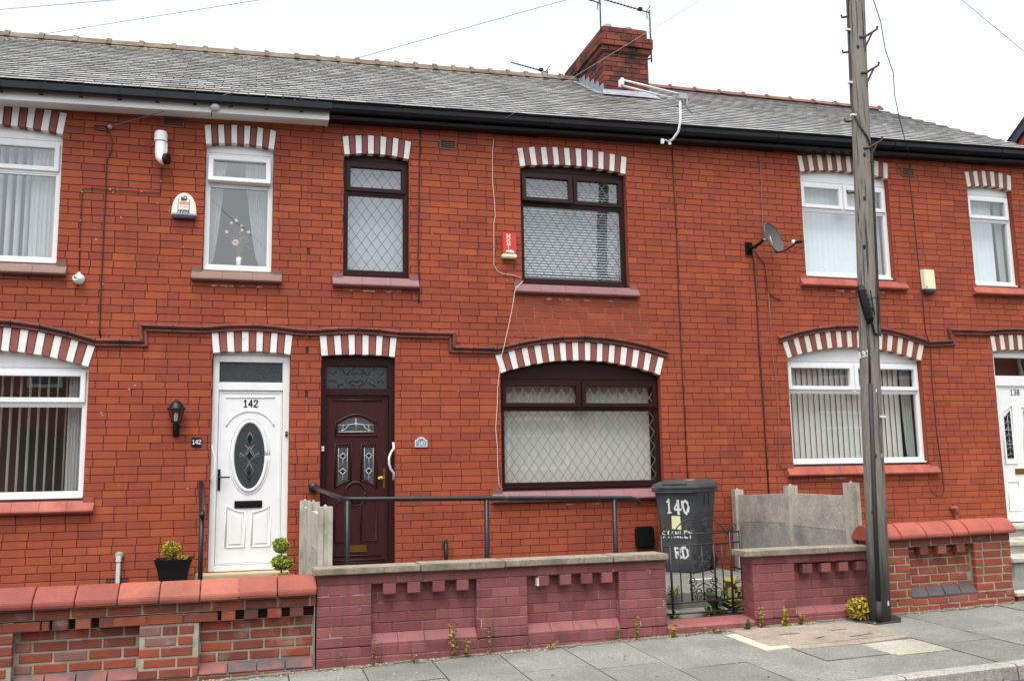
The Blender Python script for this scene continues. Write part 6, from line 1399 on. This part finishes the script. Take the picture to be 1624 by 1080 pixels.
weed("little yellow weed right of the rounded yellow weed", 4.79, -3.14, .10, .07, 50, m_leafa, size=.030)
weed("dry flat scraps of weed below the second maroon panel", 2.45, -3.15, .06, .14, 40, m_leafr, size=.018)
weed("thin bare curved stalks under the second maroon panel", 2.28, -3.14, .16, .14, 10, m_leafr, size=.014, stems=4)
t = thing("shrub", "dense golden-leaved shrub growing at the left foot of the pole", "shrub", (5.37, -3.2, .13)); mb = MB(); z = .13
blob(mb, (5.355, -3.19, z+.09), .105, .105, 420, .036, .1, 1, .45); blob(mb, (5.31, -3.19, z+.12), .06, .08, 120, .034); blob(mb, (5.42, -3.18, z+.13), .05, .08, 120, .034); part(t, "foliage", mb, m_leafy)
mb = MB()
for k in range(10): a = rl.uniform(-1, 1); mb.tube([(5.37, -3.17, z-.02), (5.37+a*.09, -3.19, z+.13)], .004, 4)
part(t, "stem", mb, m_stem)
def clump(label, x, y, z, w_, h, nl, size, m):
    t = thing("weed", label, "weed", (x, y, z), "weeds growing behind the iron gate"); mb = MB(); st = MB()
    for k in range(nl):     # broad drooping leaves from a crown
        a = rl.uniform(0, 6.28); l = size*rl.uniform(.6, 1.2); el = rl.uniform(.3, 1.2); r0 = w_*rl.uniform(.0, .35)
        d = Vector((math.cos(a)*math.cos(el), math.sin(a)*math.cos(el)*.7, math.sin(el))); b = Vector((x+math.cos(a)*r0, y+math.sin(a)*r0*.6, z+rl.uniform(0, h*.5))); s_ = d.cross(Vector((0, 0, 1))).normalized()
        p = [b, b+d*l*.35, b+d*l*.7-Vector((0, 0, l*.06)), b+d*l-Vector((0, 0, l*.25))]; wv = [.02, .16, .14, .01]
        v = []
        for q, w2 in zip(p, wv): v += [q-s_*l*w2, q+s_*l*w2]
        mb.add(v, [(0, 1, 3, 2), (2, 3, 5, 4), (4, 5, 7, 6)], rl.random()); st.tube([(x, y, z), tuple(b)], .003, 3)
    part(t, "leaf", mb, m); part(t, "stem", st, m_stem)
clump("tall dock-like green weed behind the right half of the gate", 4.22, -2.70, .19, .22, .30, 34, .20, m_leafd)
clump("broad-leaved weed at the gate's hinge side", 4.36, -2.72, .19, .16, .22, 24, .18, m_leafa)
clump("dark green weed in the middle behind the gate scrolls", 3.95, -2.35, .30, .14, .16, 24, .12, m_leafd)
clump("low mat of weed at the left behind the gate", 3.72, -2.78, .19, .20, .03, 26, .09, m_leafd)
clump("low rounded weed between the gate's middle bars", 4.08, -2.80, .19, .14, .05, 26, .10, m_leafd)
clump("yellowing grassy weed against the concrete fence behind the gate", 4.55, -2.35, .25, .22, .30, 30, .20, m_leafa)

# a brick, a rag and scraps by the bin
mb = MB(); mb.box(5.24, 5.33, -.35, -.28, .33, .40); solo("scrap_block", mb, m_black, "small black scrap lying right of the bin", "scrap", (5.28, -.3, .33), bevel=.01)
mb = MB(); v = [(4.62, -1.30), (4.74, -1.34), (4.90, -1.31), (4.98, -1.33), (4.95, -1.25), (4.80, -1.27), (4.70, -1.24)]; mb.add([(x, y, .334) for x, y in v], [tuple(range(7))])
solo("paint_splash", mb, m_paint, "white paint smear on the yard concrete before the bin", "paint smear", (4.8, -1.3, .33))

# ---------------------------------------------------------------- neighbouring buildings
t = thing("neighbouring_house", "brick house gable with dark verge beyond the roof at the right edge", "house", (18, 4, 0))
GX = 17.0; vz = lambda y: 8.85+(6.05-y)*.69
mb = MB(); mb.add([(GX+.02, 8.2, -.5), (GX+.02, 0, -.5), (GX+.02, 0, vz(8.2)), (GX+.02, 4, vz(4)-.1), (GX+.02, 8.2, vz(8.2)-.1)], [(0, 1, 2, 3, 4)]); mb.box(GX+.03, 24, 0, 8.2, -.5, vz(8.2)-.2); part(t, "wall", mb, m_brick)
lay(t, -8.1, -.05, .04, 10.4, .232, .082, .010, GX, .03, m_brick, "nb", ang=-math.pi/2, tints=lambda r: r.random(), cap=60, zmaxf=lambda u: vz(4+abs(-u-4))-.1)
mb = MB()
for y0_, y1_ in ((8.5, 4), (-.5, 4)):
    za, zb_ = vz(4+abs(y0_-4)), vz(4)
    v = [(GX-.06, y0_, za-.12), (GX-.06, y1_, zb_-.12), (GX-.06, y1_, zb_+.10), (GX-.06, y0_, za+.10)]; v += [(GX+.02,)+p[1:] for p in v]
    mb.add(v, [(0, 1, 2, 3), (4, 7, 6, 5), (0, 4, 5, 1), (3, 2, 6, 7)])
part(t, "bargeboard", mb, m_verge)
mb = MB()
for y0_ in (8.5, -.5): za = vz(4+abs(y0_-4)); mb.add([(GX-.1, y0_, za+.12), (GX-.1, 4, vz(4)+.12), (24, 4, vz(4)+.12), (24, y0_, za+.12)], [(0, 1, 2, 3)])
part(t, "roof", mb, m_slate)

def opposite():
    """one terraced house of the other side of the street; the near windows mirror the row"""
    t = thing("terraced_house", "brick terraced house across the street, mirrored in the near windows", "house", (0, -15.5, -.3), "terraced houses across the street")
    mb = MB(); mb.box(-2.62, 2.62, -23, -15.5, -.5, 5.6); part(t, "wall", mb, m_brick)
    mb = MB(); mb.add([(-2.62, -15.2, 5.5), (2.62, -15.2, 5.5), (2.62, -19.2, 7.9), (-2.62, -19.2, 7.9), (2.62, -23.2, 5.5), (-2.62, -23.2, 5.5)], [(0, 1, 2, 3), (3, 2, 4, 5)]); part(t, "roof", mb, m_slate)
    for x0, x1, z0, z1 in ((-2.1, -.2, 1.2, 2.7), (-2.0, -.5, 3.8, 5.2), (.9, 1.7, 3.8, 5.2)):
        mb = MB(); mb.v = []; mb.frame(x0, x1, z0, z1, .08, -15.49, -15.40); mb.box(x0+.08, x1-.08, -15.49, -15.41, (z0+z1)/2+.2, (z0+z1)/2+.26); W = part(t, "window", mb, m_white)
        gp = MB(); gp.add([(x0, -15.46, z0), (x1, -15.46, z0), (x1, -15.46, z1), (x0, -15.46, z1)], [(0, 1, 2, 3)]); part(W, "pane", gp, m_bevel)
    mb = MB(); mb.box(.85, 1.75, -15.49, -15.42, .2, 2.7); part(t, "door", mb, m_rosed); return t
op = opposite()
def dup(o, parent=None):
    c = o.copy(); COL.objects.link(c); c.parent = parent
    for ch in list(o.children): dup(ch, c)
    return c
op.location.x = -11.5
for k in range(1, 8): c = dup(op); c.location.x = -11.5+5.25*k; c.location.z = -.3+.1*k
